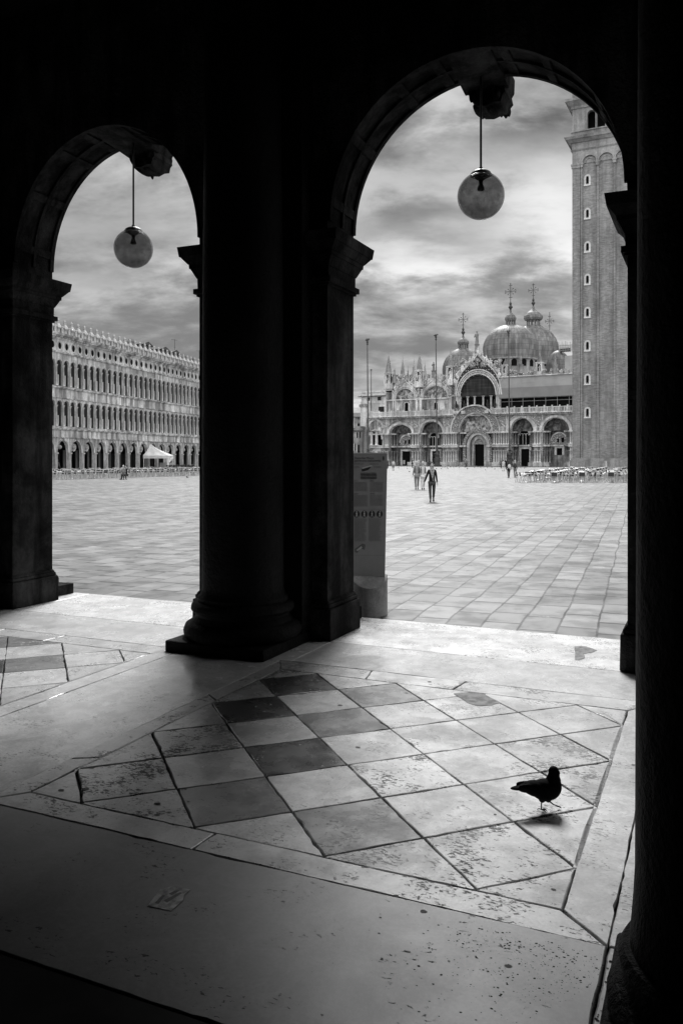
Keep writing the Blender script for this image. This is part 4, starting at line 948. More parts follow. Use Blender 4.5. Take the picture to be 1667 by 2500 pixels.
# portals
LUN = ['mosaic_shaded', 'mosaic_shaded', 'mosaic_light', 'mosaic_shaded', 'mosaic_shaded']
for i, (c, hw, ho, ri, ro, xm) in enumerate(portals):
    PT = mb('carved_stone' if i == 2 else 'basilica_pale'); PT.band(c, hw, ho, -0.45 if i == 2 else -0.3, 0.02, ZC1, ri / hw, 30)
    if i != 2:
        PT.use('basilica_stone'); PT.band(c, hw * 0.93, hw * 0.985, 0.1, 0.5, ZC1, ri / hw, 24); PT.band(c, ho - 0.05, ho + 0.12, -0.42, -0.2, ZC1, ro / ho * 0.99, 24)
    else:
        PT.use('basilica_pale'); PT.band(c, ho - 0.12, ho + 0.18, -0.65, -0.35, ZC1, ro / ho * 0.99, 30); PT.band(c, hw - 0.35, hw + 0.02, -0.2, 0.7, ZC1, ri / hw, 30)
    po = PT.build('portal', BR)
    m = mb(LUN[i]); K = 16; m.add([(c - hw * math.cos(PI * k / K), 1.3 if i != 2 else 1.0, ZC1 + ri * math.sin(PI * k / K)) for k in range(K + 1)], [tuple(range(K + 1))]); m.build('mosaic', po)
    dep = 2.4
    # door wall with its opening
    dx = [(1181.5, 1004.3 - 982, 0), (0, 0, 0)]
    dd = {0: (982.4, 1003.9, 1101.6), 1: (1055.5, 1073.5, 1101), 2: (1157.5, 1185, 1084.5), 3: (1272, 1292, 1096), 4: (1358.5, 1372, 1094)}[i]
    d0, d1_, dz = bx(dd[0], dep), bx(dd[1], dep), bz((dd[0] + dd[1]) / 2, dd[2], dep)
    dc, dw = (d0 + d1_) / 2, (d1_ - d0) / 2
    sill = 2.6 if i == 4 else 0.0
    m = mb('recess_shade_stone'); m.box(c - hw, dc - dw, dep, dep + 0.3, 0, ZC1); m.box(dc + dw, c + hw, dep, dep + 0.3, 0, ZC1); m.box(dc - dw, dc + dw, dep, dep + 0.3, dz, ZC1)
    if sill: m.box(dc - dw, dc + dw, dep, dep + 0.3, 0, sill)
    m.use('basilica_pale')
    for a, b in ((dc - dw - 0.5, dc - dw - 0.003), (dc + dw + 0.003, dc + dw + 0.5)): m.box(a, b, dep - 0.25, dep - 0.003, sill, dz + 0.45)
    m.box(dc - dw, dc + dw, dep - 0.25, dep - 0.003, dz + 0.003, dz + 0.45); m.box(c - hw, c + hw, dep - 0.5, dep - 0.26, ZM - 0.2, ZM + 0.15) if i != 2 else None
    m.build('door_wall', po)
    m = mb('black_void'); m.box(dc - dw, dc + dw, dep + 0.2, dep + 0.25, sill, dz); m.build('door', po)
    if i in (1, 3):      # tall arched grille window above the door
        wc, ww = bx((1047 + 1074) / 2 if i == 1 else (1269 + 1292) / 2, dep), 1.15
        z0_, zs_ = dz + 0.55, dz + 3.3
        m = mb('black_void'); m.add([(wc - ww, dep - 0.26, z0_), (wc + ww, dep - 0.26, z0_)] + [(wc + ww * math.cos(PI * k / 12), dep - 0.26, zs_ + ww * math.sin(PI * k / 12)) for k in range(13)], [tuple(range(15))])
        m.use('basilica_pale').band(wc, ww, ww + 0.4, dep - 0.5, dep - 0.27, zs_, 1.15, 16)
        for q in (-0.38, 0.38): m.box(wc + q - 0.06, wc + q + 0.06, dep - 0.36, dep - 0.27, z0_, zs_ + 0.4)
        for q in (-0.72, 0.0, 0.72): m.band(wc + q, 0.30, 0.38, dep - 0.36, dep - 0.27, zs_ - 0.1, 1.4, 8)
        m.build('tracery_window', po)
    if i in (0, 4):      # ogee-headed relief above the door
        wc = dc; z0_ = ZM + 0.2; m = mb('carved_stone'); pts = [(-1.9, 0), (1.9, 0), (1.95, 1.0), (1.6, 1.9), (0.9, 2.5), (0.25, 2.9), (0, 3.6), (-0.25, 2.9), (-0.9, 2.5), (-1.6, 1.9), (-1.95, 1.0)]
        m.prism([(wc + a, z0_ + b) for a, b in pts], dep - 0.24, dep - 0.005)
        m.use('basilica_pale').band(wc, 1.75, 2.05, dep - 0.4, dep - 0.25, z0_ + 0.8, 1.05, 14); m.use('black_void').box(wc + 0.5, wc + 1.1, dep - 0.30, dep - 0.25, z0_ + 0.5, z0_ + 1.6); m.box(wc - 0.5, wc - 0.1, dep - 0.30, dep - 0.25, z0_ + 0.5, z0_ + 1.4)
        m.build('relief_panel', po)
    if i == 2:           # the inner arches of the great door
        for (w_, w2, yy, mt, zz) in ((bx(1202) - bx(1131), 0, 0.6, 'carved_stone', 1046.7), (bx(1194) - bx(1139), 0, 1.1, 'basilica_pale', 1053), (bx(1188) - bx(1151), 0, 1.7, 'basilica_stone', 1062)):
            ro_ = w_ / 2; zs_ = bz(1166, 1088.6); rs = (bz(1166, zz) - zs_) / ro_
            m = mb(mt); m.band(dc, ro_ - 0.65, ro_, yy, yy + 0.8, zs_, rs, 20); m.box(dc - ro_, dc - ro_ + 0.65, yy, yy + 0.8, 0, zs_); m.box(dc + ro_ - 0.65, dc + ro_, yy, yy + 0.8, 0, zs_); m.build('inner_arch', po)
        m = mb('carved_stone'); zs_ = bz(1166, 1084.5) + 0.2; m.prism([(dc + 1.7 * math.cos(PI * k / 12), zs_ + 2.2 * math.sin(PI * k / 12)) for k in range(13)], 2.0, 2.2); m.build('relief_panel', po)
    # columns inside the recess
    side = [(-hw + 0.3, 0.5), (-hw + 0.75, 1.1), (-hw + 1.25, 1.7), (hw - 0.3, 0.5), (hw - 0.75, 1.1), (hw - 1.25, 1.7)]
    if i == 2: side += [(-hw + 1.8, 1.9), (hw - 1.8, 1.9)]
    dark = 'column_dark' if i == 2 else 'recess_shade_marble'
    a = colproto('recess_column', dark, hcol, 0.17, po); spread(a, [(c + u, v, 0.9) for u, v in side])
    b = colproto('recess_column', 'recess_shade_marble', hup, 0.14, po); spread(b, [(c + u, v, ZM + 0.35) for u, v in side])
    m = mb('basilica_stone')
    for sgn in (-1, 1):
        a0_, a1__ = sorted((c + sgn * hw, c + sgn * (hw - (1.9 if i == 2 else 1.5))))
        m.box(a0_ + (0.003 if sgn < 0 else 0), a1__ - (0.003 if sgn > 0 else 0), 0.2, dep - 0.51, ZM - 0.25, ZM + 0.2); m.box(a0_ + (0.003 if sgn < 0 else 0), a1__ - (0.003 if sgn > 0 else 0), 0.3, dep - 0.51, ZC1 - 0.4, ZC1 - 0.05)
        m.box(a0_ + (0.003 if sgn < 0 else 0), a1__ - (0.003 if sgn > 0 else 0), 0.2, dep - 0.51, 0, 0.9)
    m.build('recess_ledge', po)
# the small corner bay at the far left
cN = bx(917.5); m = mb('basilica_pale')
m.band(cN, 1.9, 2.4, -0.35, 0, bz(917, 1046), 1.1, 16); m.band(cN, 1.9, 2.4, -0.5, -0.05, bz(917, 1073), 1.1, 16)
m.use('basilica_stone').prism([(cN + 1.9 * math.cos(PI * k / 12), bz(917, 1046) + 2.0 * math.sin(PI * k / 12)) for k in range(13)] + [(cN - 1.9, ZC1), (cN + 1.9, ZC1)], -0.1, -0.004)
m.use('black_void').prism([(cN + 1.85 * math.cos(PI * k / 12), bz(917, 1073) + 1.95 * math.sin(PI * k / 12)) for k in range(13)] + [(cN - 1.85, ZM + 0.34), (cN + 1.85, ZM + 0.34)], -0.12, -0.006)
m.build('corner_niche', BR)
for q in (-0.9, 0.6): m = mb('column_marble'); col_mesh(m, 3.9, 0.42); m.build('column', BR, smooth=True, loc=(cN + q, -0.75, ZM + 0.34))
cc_ = [bx(x) for x in (906, 911, 926, 931, 937)]
spread(colproto('column', 'column_marble', hcol, 0.22, BR), [(s, -0.5, 0.9) for s in cc_])
# relief plaques between the portals
m = mb('carved_pale'); m.box(-1.1, 1.1, -0.10, -0.003, 0, 3.1); m.use('basilica_pale')
for a, b, c_, d_ in ((-1.25, -1.1, 0, 3.1), (1.1, 1.25, 0, 3.1), (-1.25, 1.25, -0.15, 0), (-1.25, 1.25, 3.1, 3.25)): m.box(a, b, -0.2, -0.003, c_, d_)
pl = m.build('relief_plaque', BR)
spread(pl, [(bx(x), 0, bz(x, 1042)) for x in (933, 1013, 1092.5, 1224.3, 1312)])
# balcony
for (x0, x1) in ((901, 1112), (1206, 1500)):
    a, b = bx(x0), bx(x1); m = mb('basilica_pale')
    m.box(a, b, -1.4, 0, ZB - 0.15, ZB + 0.12); m.box(a, b, -1.0, 0, ZB - 0.5, ZB - 0.15); m.box(a, b, -1.35, -1.1, ZBT - 0.18, ZBT)
    k = a + 0.1
    i = 0
    while k < b:
        wd = 0.16 if i % 5 == 0 else 0.085
        m.box(k - wd, k + wd, -1.33, -1.12, ZB + 0.12, ZBT - 0.18 + (0.5 if i % 5 == 0 else 0)); k += 0.36; i += 1
    m.use('carved_stone')
    k = a + 0.2
    while k < b: m.blob((k, -1.2, ZB - 0.22), (0.16, 0.25, 0.20), 6, 4, 0.2); k += 0.5
    m.build('balustrade', BR)
m = mb('basilica_pale'); m.band(c2[0], c2[2] * 0.97, c2[2] + 0.1, -1.2, -0.66, ZC1, c2[4] / c2[2], 30, R(42), R(138)); m.build('balcony_arch', BR)
# upper storey
ZU = bz(985, 976.5); U0 = 1.5    # set back by 1.5 m
ux = lambda x: bx(x, U0)
uz = lambda x, y: bz(x, y, U0)
gab = [(960, 1018, 966, 1013.6, 977.7, 942.9, 949.5, 928.6), (1028, 1098, 1032.5, 1093.5, 973.5, 936.6, 943, 919.6)]
zg = uz(1000, 976)
m = mb('basilica_stone'); m.box(bx(941), ux(1102), U0, U0 + 0.5, ZB, zg)
m.build('upper_wall', BR)
m = mb('basilica_stone'); m.box(ux(1216), ux(1500), U0, U0 + 0.5, ZB, uz(1390, 920)); m.build('upper_wall', BR)
def ogee(c, w, zb, h, k=24, pinch=0.24):
    pts = []
    for i in range(k + 1):
        t = -1 + 2 * i / k; a = abs(t)
        pts.append((c + w * t, zb + h * ((1 - pinch) * math.sqrt(max(0, 1 - a ** 2.2)) + pinch * (1 - a) ** 4.0)))
    return pts
def gable(name, c, wo, wi, zb, htop, hi, ho, mat, mos, d, big=False):
    r = mb(mat); outer = ogee(c, wo * 1.06, zb, htop)
    def tp(x):
        for (xa, za), (xb, zb_) in zip(outer, outer[1:]):
            if xa <= x <= xb: return za + (zb_ - za) * (x - xa) / (xb - xa + 1e-9)
        return zb
    r.archwall(outer[0][0], outer[-1][0], zb, tp, [(c, wi, zb, zb + 0.01, hi)], d, d + 0.9, 20, 0.5)
    g_ = r.build(name, BR)
    m = mb(mos); m.add([(c - wi * math.cos(PI * k / 16), d + 0.6, zb + hi * math.sin(PI * k / 16)) for k in range(17)], [tuple(range(17))]); m.build('mosaic' if not big else 'net_screen', g_)
    m = mb('basilica_pale')
    for r0, r1, y0 in ((wi, wi + 0.22, -0.25), ((wi + wo) / 2 - 0.05, (wi + wo) / 2 + 0.1, -0.15), (wo - 0.25, wo, -0.3)): m.band(c, r0, r1, d + y0, d - 0.003, zb, ho / wo, 26)
    m.use('carved_stone').band(c, wi + 0.22, wo - 0.25, d - 0.12, d - 0.004, zb, ho / wo, 26)
    m.build('archivolt', g_)
    m = mb('basilica_pale'); o2 = [(x, z) for x, z in outer]
    for (xa, za), (xb, zb2) in zip(o2, o2[1:]):
        m.tube([(xa, d - 0.1, za), (xb, d - 0.1, zb2)], 0.16, 5)
    q = random.Random(int(c * 7) + 99)
    for i in range(1, len(o2) - 1):
        if big or i % 2:
            x, z = o2[i]; nx = (x - c) / wo
            for _ in range(4 if big else 3): m.blob((x + nx * 0.4 + q.uniform(-.25, .25), d + q.uniform(-.2, .3), z + 0.35 + q.uniform(-.2, .5)), (q.uniform(.15, .3), 0.2, q.uniform(.2, .5)), 6, 4, 0.3, q)
            if i % (2 if big else 3) == 0: figure(m, (x + nx * 0.3, d + 0.1, z + 0.1), 1.7 if big else 1.3)
    m.build('crocket', g_); return g_
def figure(m, p, h):
    """small stone figure: robe, shoulders, head"""
    x, y, z = p; s = h / 1.8
    m.lathe([(0.30 * s, z), (0.26 * s, z + 0.4 * s), (0.20 * s, z + 0.95 * s), (0.27 * s, z + 1.25 * s), (0.25 * s, z + 1.45 * s), (0.09 * s, z + 1.53 * s), (0.08 * s, z + 1.58 * s), (0.13 * s, z + 1.68 * s), (0.12 * s, z + 1.8 * s), (0.02 * s, z + 1.88 * s)], 8, (x, y))
    m.tube([(x - 0.24 * s, y - 0.05, z + 1.4 * s), (x - 0.32 * s, y - 0.15 * s, z + 1.0 * s), (x - 0.05 * s, y - 0.28 * s, z + 1.1 * s)], 0.07 * s, 5)
for (e0, e1, i0, i1, yb, te, ti, pk) in gab:
    c = (ux(e0) + ux(e1)) / 2; xm = (e0 + e1) / 2; wo = (ux(e1) - ux(e0)) / 2; wi = (ux(i1) - ux(i0)) / 2
    gable('gable', c, wo, wi, zg, uz(xm, pk) - zg, uz(xm, ti) - zg, uz(xm, te) - zg, 'basilica_pale', 'mosaic_light', U0)
zq = bz(1164, 966, 0.4)
c3 = bx(1166, 0.4); wo3 = (bx(1218, 0.4) - bx(1110.6, 0.4)) / 2; wi3 = (bx(1214.7, 0.4) - bx(1121.8, 0.4)) / 2 - 0.35
gable('great_gable', c3, wo3, wi3, zq, bz(1164, 864, .4) - zq, bz(1164, 916, .4) - zq, bz(1164, 901, .4) - zq, 'starred_ground', 'scrim_net', 0.4, True)
m = mb('basilica_stone'); m.box(c3 - wo3, c3 - wi3, 0.4, 1.3, ZB, zq); m.box(c3 + wi3, c3 + wo3, 0.4, 1.3, ZB, zq); m.use('black_void').box(c3 - wi3, c3 + wi3, 1.2, 1.3, ZB, zq + 0.1)
m.use('scrim_net').box(c3 - wi3, c3 + wi3, 0.9, 0.95, bz(1164, 969, .9), zq + 0.1); m.build('gallery_wall', BR)
spread(colproto('column', 'column_marble', bz(1164, 967, .5) - ZB - 1.0, 0.25, BR), [(bx(x, .5), 0.5, ZB + 1.0) for x in (1123, 1141, 1158, 1179, 1198, 1215)])
m = mb('carved_stone'); figure(m, (c3, 0.1, bz(1164, 893, .4)), 1.9); m.blob((c3 - 1.4, 0.1, bz(1164, 890, .4)), (0.9, 0.3, 0.7), 9, 6, 0.25); m.blob((c3 + 1.5, 0.1, bz(1164, 890, .4)), (0.9, 0.3, 0.7), 9, 6, 0.25); m.blob((c3, 0.1, bz(1164, 880, .4)), (0.8, 0.3, 0.5), 9, 6, 0.3); m.build('winged_lion_relief', BR)
# panels, windows and pilasters of the upper wall
m = mb('basilica_pale')
for x in (1018.5, 1027, 1099.5): m.box(ux(x) - 0.35, ux(x) + 0.35, U0 - 0.35, U0 - 0.003, ZB, zg + 0.3)
for x in (961, 966): m.box(ux(x) - 0.2, ux(x) + 0.2, U0 - 0.35, U0 - 0.003, ZB, zg + 0.1)
m.box(ux(941), ux(1102), U0 - 0.45, U0 - 0.004, zg - 0.1, zg + 0.2)
for x0, x1 in ((973.5, 981), (998, 1005), (1034, 1056), (1071, 1094)):
    m.use('basilica_stone').box(ux(x0), ux(x1), U0 - 0.08, U0 - 0.003, ZB + 1.6, zg - 0.8)
m.build('pilaster', BR)
m = mb('black_void'); m.add([(-0.5, 0, 0), (0.5, 0, 0)] + [(0.5 * math.cos(PI * k / 8), 0, 2.0 + 0.5 * math.sin(PI * k / 8)) for k in range(9)], [tuple(range(11))])
m.use('basilica_pale').band(0, 0.52, 0.75, -0.12, 0, 2.0, 1, 10); m.box(-0.75, -0.52, -0.12, 0, 0, 2.0); m.box(0.52, 0.75, -0.12, 0, 0, 2.0)
spread(m.build('window', BR), [(ux(x), U0 - 0.01, uz(x, 1006.5)) for x in (992.5, 1064)])
# niches with figures between the gables
m = mb('carved_pale')
for x in (1022.5, 1099.5): m.box(ux(x) - 0.9, ux(x) + 0.9, U0 - 0.3, U0 + 0.2, zg + 0.25, zg + 0.7); figure(m, (ux(x), U0 - 0.1, zg + 0.7), 2.6); m.prism([(ux(x) - 0.9, zg + 3.4), (ux(x) + 0.9, zg + 3.4), (ux(x), zg + 4.6)], U0 - 0.4, U0 + 0.2)
m.build('niche_figure', BR)
# spired tabernacles on the roofline
def turret(x, ytip, ybase, yfoot, wpx, d, lab=None):
    s = bx(x, d); zt_, zb_, zf = bz(x, ytip, d), bz(x, ybase, d), bz(x, yfoot, d); w = wpx / 10.0
    m = mb('basilica_pale'); hh = zb_ - zf
    for a in (-1, 1):
        for b in (-1, 1): m.box(s + a * w * .5 - 0.13, s + a * w * .5 + 0.13, d + b * w * .5 - 0.13, d + b * w * .5 + 0.13, zf, zb_)
    m.box(s - w * .62, s + w * .62, d - w * .62, d + w * .62, zb_, zb_ + 0.25); m.box(s - w * .6, s + w * .6, d - w * .6, d + w * .6, zf, zf + hh * 0.35)
    m.band(s, w * .28, w * .42, d - w * .55, d - w * .4, zb_ - w * .45, 1.1, 8)
    figure(m, (s, d - 0.1, zf + hh * 0.35), hh * 0.5); m.use('black_void').box(s - w * .4, s + w * .4, d + w * .1, d + w * .2, zf + hh * .35, zb_)
    t_ = m.build('turret', BR)
    m = mb('tower_stone'); hs = zt_ - zb_; m.lathe([(w * .52, zb_ + 0.25), (w * .50, zb_ + hs * 0.15), (w * .36, zb_ + hs * 0.32), (w * .12, zb_ + hs * 0.7), (w * .05, zb_ + hs * 0.76), (w * .09, zb_ + hs * 0.79), (0.04, zb_ + hs * 0.84), (0.02, zt_)], 8, (s, d))
    q = random.Random(int(x)); 
    for k in range(14):
        t = q.uniform(.15, .65); a = q.uniform(0, 6.28); rr_ = w * .5 * (1 - t) * 1.05; m.blob((s + rr_ * math.cos(a), d + rr_ * math.sin(a), zb_ + hs * t), (0.10, 0.10, 0.14), 5, 3, 0.2, q)
    m.build('spire', t_)
for a in ((948.4, 860.6, 913, 950, 17, 1.6), (1023.5, 854, 906, 946, 16, 1.8), (1099.4, 845, 896, 941, 14, 1.8), (982.7, 867.6, 921, 945, 14, 7), (995.5, 891.8, 926, 945, 6, 9), (1010, 873, 922, 945, 12, 12), (1036.9, 880, 922, 945, 9, 9),
          (1233, 872, 893, 922, 11, 2.5), (1316.7, 853, 887, 918, 13, 2.5)): turret(*a)
def statue(x, yt, yb, d, ped=0.0, nm='statue'):
    s = bx(x, d); z1, z0 = bz(x, yt, d), bz(x, yb, d); m = mb('tower_stone')
    if ped: zp = bz(x, ped, d); m.lathe([(0.7, zp), (0.55, zp + (z0 - zp) * 0.3), (0.6, zp + (z0 - zp) * .5), (0.5, zp + (z0 - zp) * .8), (0.7, z0)], 8, (s, d))
    figure(m, (s, d, z0), (z1 - z0) * 0.96); return m.build(nm, BR, smooth=True)
statue(1163.7, 807.5, 841, 0.8, 862); statue(1058, 883, 905, 1.6, 921); statue(963, 900, 915, 2, 935); statue(1270.8, 869, 890, 2.5, 912); statue(1354.5, 869, 890, 2.5, 912); statue(1048, 912, 924, 2, 0)
# crest of carved foliage along the roof behind the gables
q = random.Random(5)
for x0, x1, y0, y1, n in ((955, 1105, 915, 945, 190), (1205, 1395, 903, 920, 110), (1110, 1135, 880, 930, 60), (1195, 1222, 880, 925, 60)):
    m = mb('carved_pale')
    for i in range(n):
        x = q.uniform(x0, x1); y = q.uniform(y0, y1); d = q.uniform(2.0, 3.2); m.blob((bx(x, d), d, bz(x, y, d)), (q.uniform(.15, .4), .25, q.uniform(.2, .6)), 5, 4, 0.3, q)
    m.build('carved_crest', BR)
m = mb('basilica_pale'); m.box(bx(955, 3), bx(1110, 3), 3.0, 3.6, ZB, bz(1040, 936, 3)); m.use('basilica_stone').box(bx(1205, 3), bx(1500, 3), 3.0, 3.4, ZB, bz(1300, 912, 3)); m.box(S_L, S_R, 3.7, 40, ZB - 0.3, bz(1100, 925, 4) - 3)
m.build('roof', BR)
# restoration hoarding over the right-hand half of the upper storey
xa, xb = bx(1217.5, 0.3), bx(1500, 0.3); zt_, zm_, zb_ = bz(1300, 918, 0.3), bz(1300, 944, 0.3), bz(1300, 969, 0.3)
HR = mb('sheet'); HR.box(xa, xb, 0.3, 0.36, zm_, zt_); HR.use('sheet_dark').box(xa, xb, 0.26, 0.32, zb_, zm_ - 0.003)
HR.use('basilica_pale').box(xa - 0.2, xb, -0.1, 0.5, zt_, zt_ + 0.25); HR.use('sheet').box(xa + 5.5, xa + 9, 0.24, 0.258, zm_ + 1, zm_ + 2.2); HR.box(xa + 14, xa + 15.5, 0.27, 0.296, zm_ - .2, zt_ - .4)
hr = HR.build('hoarding_sheet', BR)
m = mb('black_void'); m.box(xa, xb, 1.0, 1.05, ZB, zb_ + 0.3); m.use('scaffold')
k = xa + 0.4
while k < xb: m.tube([(k, 0.4, ZB), (k, 0.4, zb_)], 0.06, 5); k += 2.75
m.tube([(xa, 0.4, zb_ - 0.9), (xb, 0.4, zb_ - 0.9)], 0.05, 5); m.tube([(xa, 0.4, zb_ - 0.1), (xb, 0.4, zb_ - 0.1)], 0.05, 5); m.build('scaffold_gallery', BR)
# domes
def cross(m, z0, z1, w, c=(0, 0)):
    h = z1 - z0; zc = z0 + h * 0.56; m.tube([(c[0], c[1], z0), (c[0], c[1], z1)], 0.085, 5); m.tube([(c[0] - w, c[1], zc), (c[0] + w, c[1], zc)], 0.07, 5)
    for a in range(8):
        t = PI * a / 4; L_ = w if a % 2 == 0 else w * 0.72; L2 = L_ if a % 4 == 0 else (L_ * 1.15 if a % 2 == 0 else L_)
        x, z = c[0] + L2 * math.cos(t), zc + L2 * math.sin(t)
        if a % 2: m.tube([(c[0] + 0.3 * math.cos(t), c[1], zc + .3 * math.sin(t)), (x, c[1], z)], 0.04, 4)
        m.ball((x, c[1], z), 0.14, 6, 4)
        if a % 2 == 0:
            for e in (-0.45, 0.45): m.ball((x + e * math.sin(t) * .8 * w / 1.4, c[1], z - e * math.cos(t) * .8 * w / 1.4), 0.12, 6, 4); m.tube([(x, c[1], z), (x + e * math.sin(t) * .8 * w / 1.4, c[1], z - e * math.cos(t) * .8 * w / 1.4)], 0.035, 4)
def dome(x, d, rpx, ytop, ywide, ybot, drum, lan, nm='dome'):
    s = bx(x, d); k = F_PX / B.Y(x, d); r = rpx / k; zt_, zw, zb_ = bz(x, ytop, d), bz(x, ywide, d), bz(x, ybot, d); zd = bz(x, drum, d)
    D = empty(nm, (s, d, 0)); D.parent = BR
    prof = [(r * 0.97, zb_ - zb_ + zb_)]
    prof = [(r * (0.965 + 0.035 * t / 4), zb_ + (zw - zb_) * t / 4) for t in range(5)] + [(r * math.cos(PI / 2 * t / 14), zw + (zt_ - zw) * math.sin(PI / 2 * t / 14)) for t in range(1, 14)] + [(0.3, zt_)]
    m = mb('lead_sheet'); m.lathe(prof, 96)
    n = 96; vv = []
    for i, v in enumerate(m.v):
        kk = i % n; f = 1.012 if kk % 2 == 0 else 1.0; vv.append((v[0] * f, v[1] * f, v[2]))
    m.v = vv; shell = m.build('dome_shell', BR); shell.location = (s, d, 0)
    bpy.data.objects.remove(D, do_unlink=True); D = shell
    m = mb('tower_stone'); m.lathe([(r * 0.93, zd - 3), (r * 0.93, zb_ - 0.3), (r * 1.0, zb_ - 0.25), (r * 1.0, zb_ + 0.1)], 48); m.use('black_void')
    for i in range(16):
        a = 2 * PI * i / 16 + 0.1; q0 = len(m.v); hh = (zb_ - zd)
        m.prism([(-0.65, zd + hh * .12), (0.65, zd + hh * .12), (0.65, zd + hh * .6)] + [(0.65 * math.cos(PI * j / 6), zd + hh * .6 + 0.6 * math.sin(PI * j / 6)) for j in range(1, 6)] + [(-0.65, zd + hh * .6)], r * 0.9, r * 0.945)
        m.xform(Matrix.Rotation(a, 4, 'Z'), q0)
    m.build('drum', D)
    # lantern: neck with openings, bulb, knob, cross
    if lan is None: return
    (wn_, yn1, yn0, wb, yb1, yk, yc1) = lan; zl0, zl1, zbt, zk, zc_ = bz(x, yn0, d), bz(x, yn1, d), bz(x, yb1, d), bz(x, yk, d), bz(x, yc1, d); rn, rb = wn_ / k / 2, wb / k / 2
    m = mb('lead_sheet'); m.lathe([(rn * 1.05, zl0 - 1.2), (rn * 1.05, zl0)], 24); 
    h = zbt - zl1; m.lathe([(rn * 1.02, zl1), (rb * 0.9, zl1 + h * 0.04), (rb, zl1 + h * 0.17), (rb * 0.96, zl1 + h * 0.32), (rb * 0.72, zl1 + h * 0.52), (rb * 0.42, zl1 + h * 0.68), (rb * 0.2, zl1 + h * 0.82), (0.22, zbt)], 24)
    m.use('bronze').lathe([(0.2, zbt), (0.22, zk - 0.6), (0.6, zk), (0.25, zk + 0.5), (0.35, zk + 0.9), (0.12, zk + 1.4)], 10)
    m.use('lead_sheet')
    for i in range(12):
        a = 2 * PI * i / 12; m.tube([(rn * .93 * math.cos(a), rn * .93 * math.sin(a), zl0 - .1), (rn * .93 * math.cos(a), rn * .93 * math.sin(a), zl1 + .1)], 0.13, 5)
    m.build('lantern', D)
    m = mb('iron'); cross(m, zk + 1.3, zc_, 1.35 if rb > 1 else 1.0); m.build('cross', D)
dome(1245.5, 16, 66, 793, 852, 879, 902, (24, 783.5, 795, 28, 757.6 - 0, 750, 691))
dome(1301, 42, 60.5, 793, 860, 893, 900, (33, 783, 795, 46, 748, 740, 692))
dome(1130, 30, 50, 850, 905, 925, 930, (25, 841, 851, 29, 819, 811.6, 763.7))
dome(1362, 30, 30, 856, 905, 925, 935, None)
m = mb('iron'); cross(m, 0, bz(1340.8, 762, 50) - bz(1340.8, 812, 50), 1.2); m.build('cross', BR, loc=(bx(1340.8, 50), 50, bz(1340.8, 812, 50)))
m = mb('scaffold'); q = random.Random(8)
for i in range(9):
    x = 1363 + i * 4; m.tube([(bx(x, 28), 28, bz(x, 860, 28)), (bx(x, 28), 28, bz(x, q.uniform(832, 842), 28))], 0.06, 4)
for y in (843, 848, 855): m.tube([(bx(1362, 28), 28, bz(1380, y, 28)), (bx(1398, 28), 28, bz(1380, y, 28))], 0.09, 4)
m.use('iron').box(bx(1364, 28), bx(1390, 28), 28.2, 29, bz(1380, 858, 28), bz(1380, 850, 28)); m.build('roof_scaffold', BR)
m = mb('sheet'); m.box(bx(1378, 22), bx(1420, 22), 22, 26, bz(1390, 922, 22), bz(1390, 868, 22)); m.build('stair_tower', BR)
# four bronze horses on the balcony
def skin(name, joints, edges, mat, sub=1, par=None, root=0):
    me = bpy.data.meshes.new(name); me.from_pydata([j[0] for j in joints], edges, []); o = bpy.data.objects.new(name, me); COL.objects.link(o)
    o.modifiers.new('sk', 'SKIN'); sd = me.skin_vertices[0].data
    for i, j in enumerate(joints): r_ = j[1]; sd[i].radius = r_ if isinstance(r_, tuple) else (r_, r_)
    sd[root].use_root = True
    if sub: su = o.modifiers.new('su', 'SUBSURF'); su.levels = sub; su.render_levels = sub
    me = evaluated(o, name); me.materials.clear(); me.materials.append(MATS[mat]); me.shade_smooth()
    o = bpy.data.objects.new(name, me); COL.objects.link(o); o.parent = par; return o
J = [((0, 0, 1.35), .36), ((0, -.7, 1.38), .36), ((0, .7, 1.38), .34), ((0, -1.15, 1.9), .2), ((0, -1.35, 2.35), .16), ((0, -1.75, 2.2), .1), ((-.18, -.75, .8), .11), ((-.18, -.72, .1), .07), ((.18, -.75, .85), .11), ((.2, -1.1, .75), .08), ((.2, -1.0, .35), .06),
     ((-.2, .8, .8), .14), ((-.2, .95, .1), .07), ((.2, .7, .8), .14), ((.2, .75, .1), .07), ((0, 1.05, 1.3), .1), ((0, 1.2, .6), .09)]
E = [(0, 1), (0, 2), (1, 3), (3, 4), (4, 5), (1, 6), (6, 7), (1, 8), (8, 9), (9, 10), (2, 11), (11, 12), (2, 13), (13, 14), (2, 15), (15, 16)]
hs = skin('bronze_horse', J, E, 'bronze', 1, BR)
spread(hs, [(bx(x, -0.2), -0.2, ZB + 0.9) for x in (1114.5, 1133.5, 1190, 1207)])
for o in [o for o in BR.children if o.name.startswith('bronze_horse')]: o.rotation_euler = (0, 0, R(18))
m = mb('basilica_pale')
for x in (1114.5, 1133.5, 1190, 1207): m.box(bx(x, -.2) - 0.5, bx(x, -.2) + 0.5, -1.2, 0.8, ZB + 0.12, ZB + 0.9)
m.build('horse_plinth', BR)

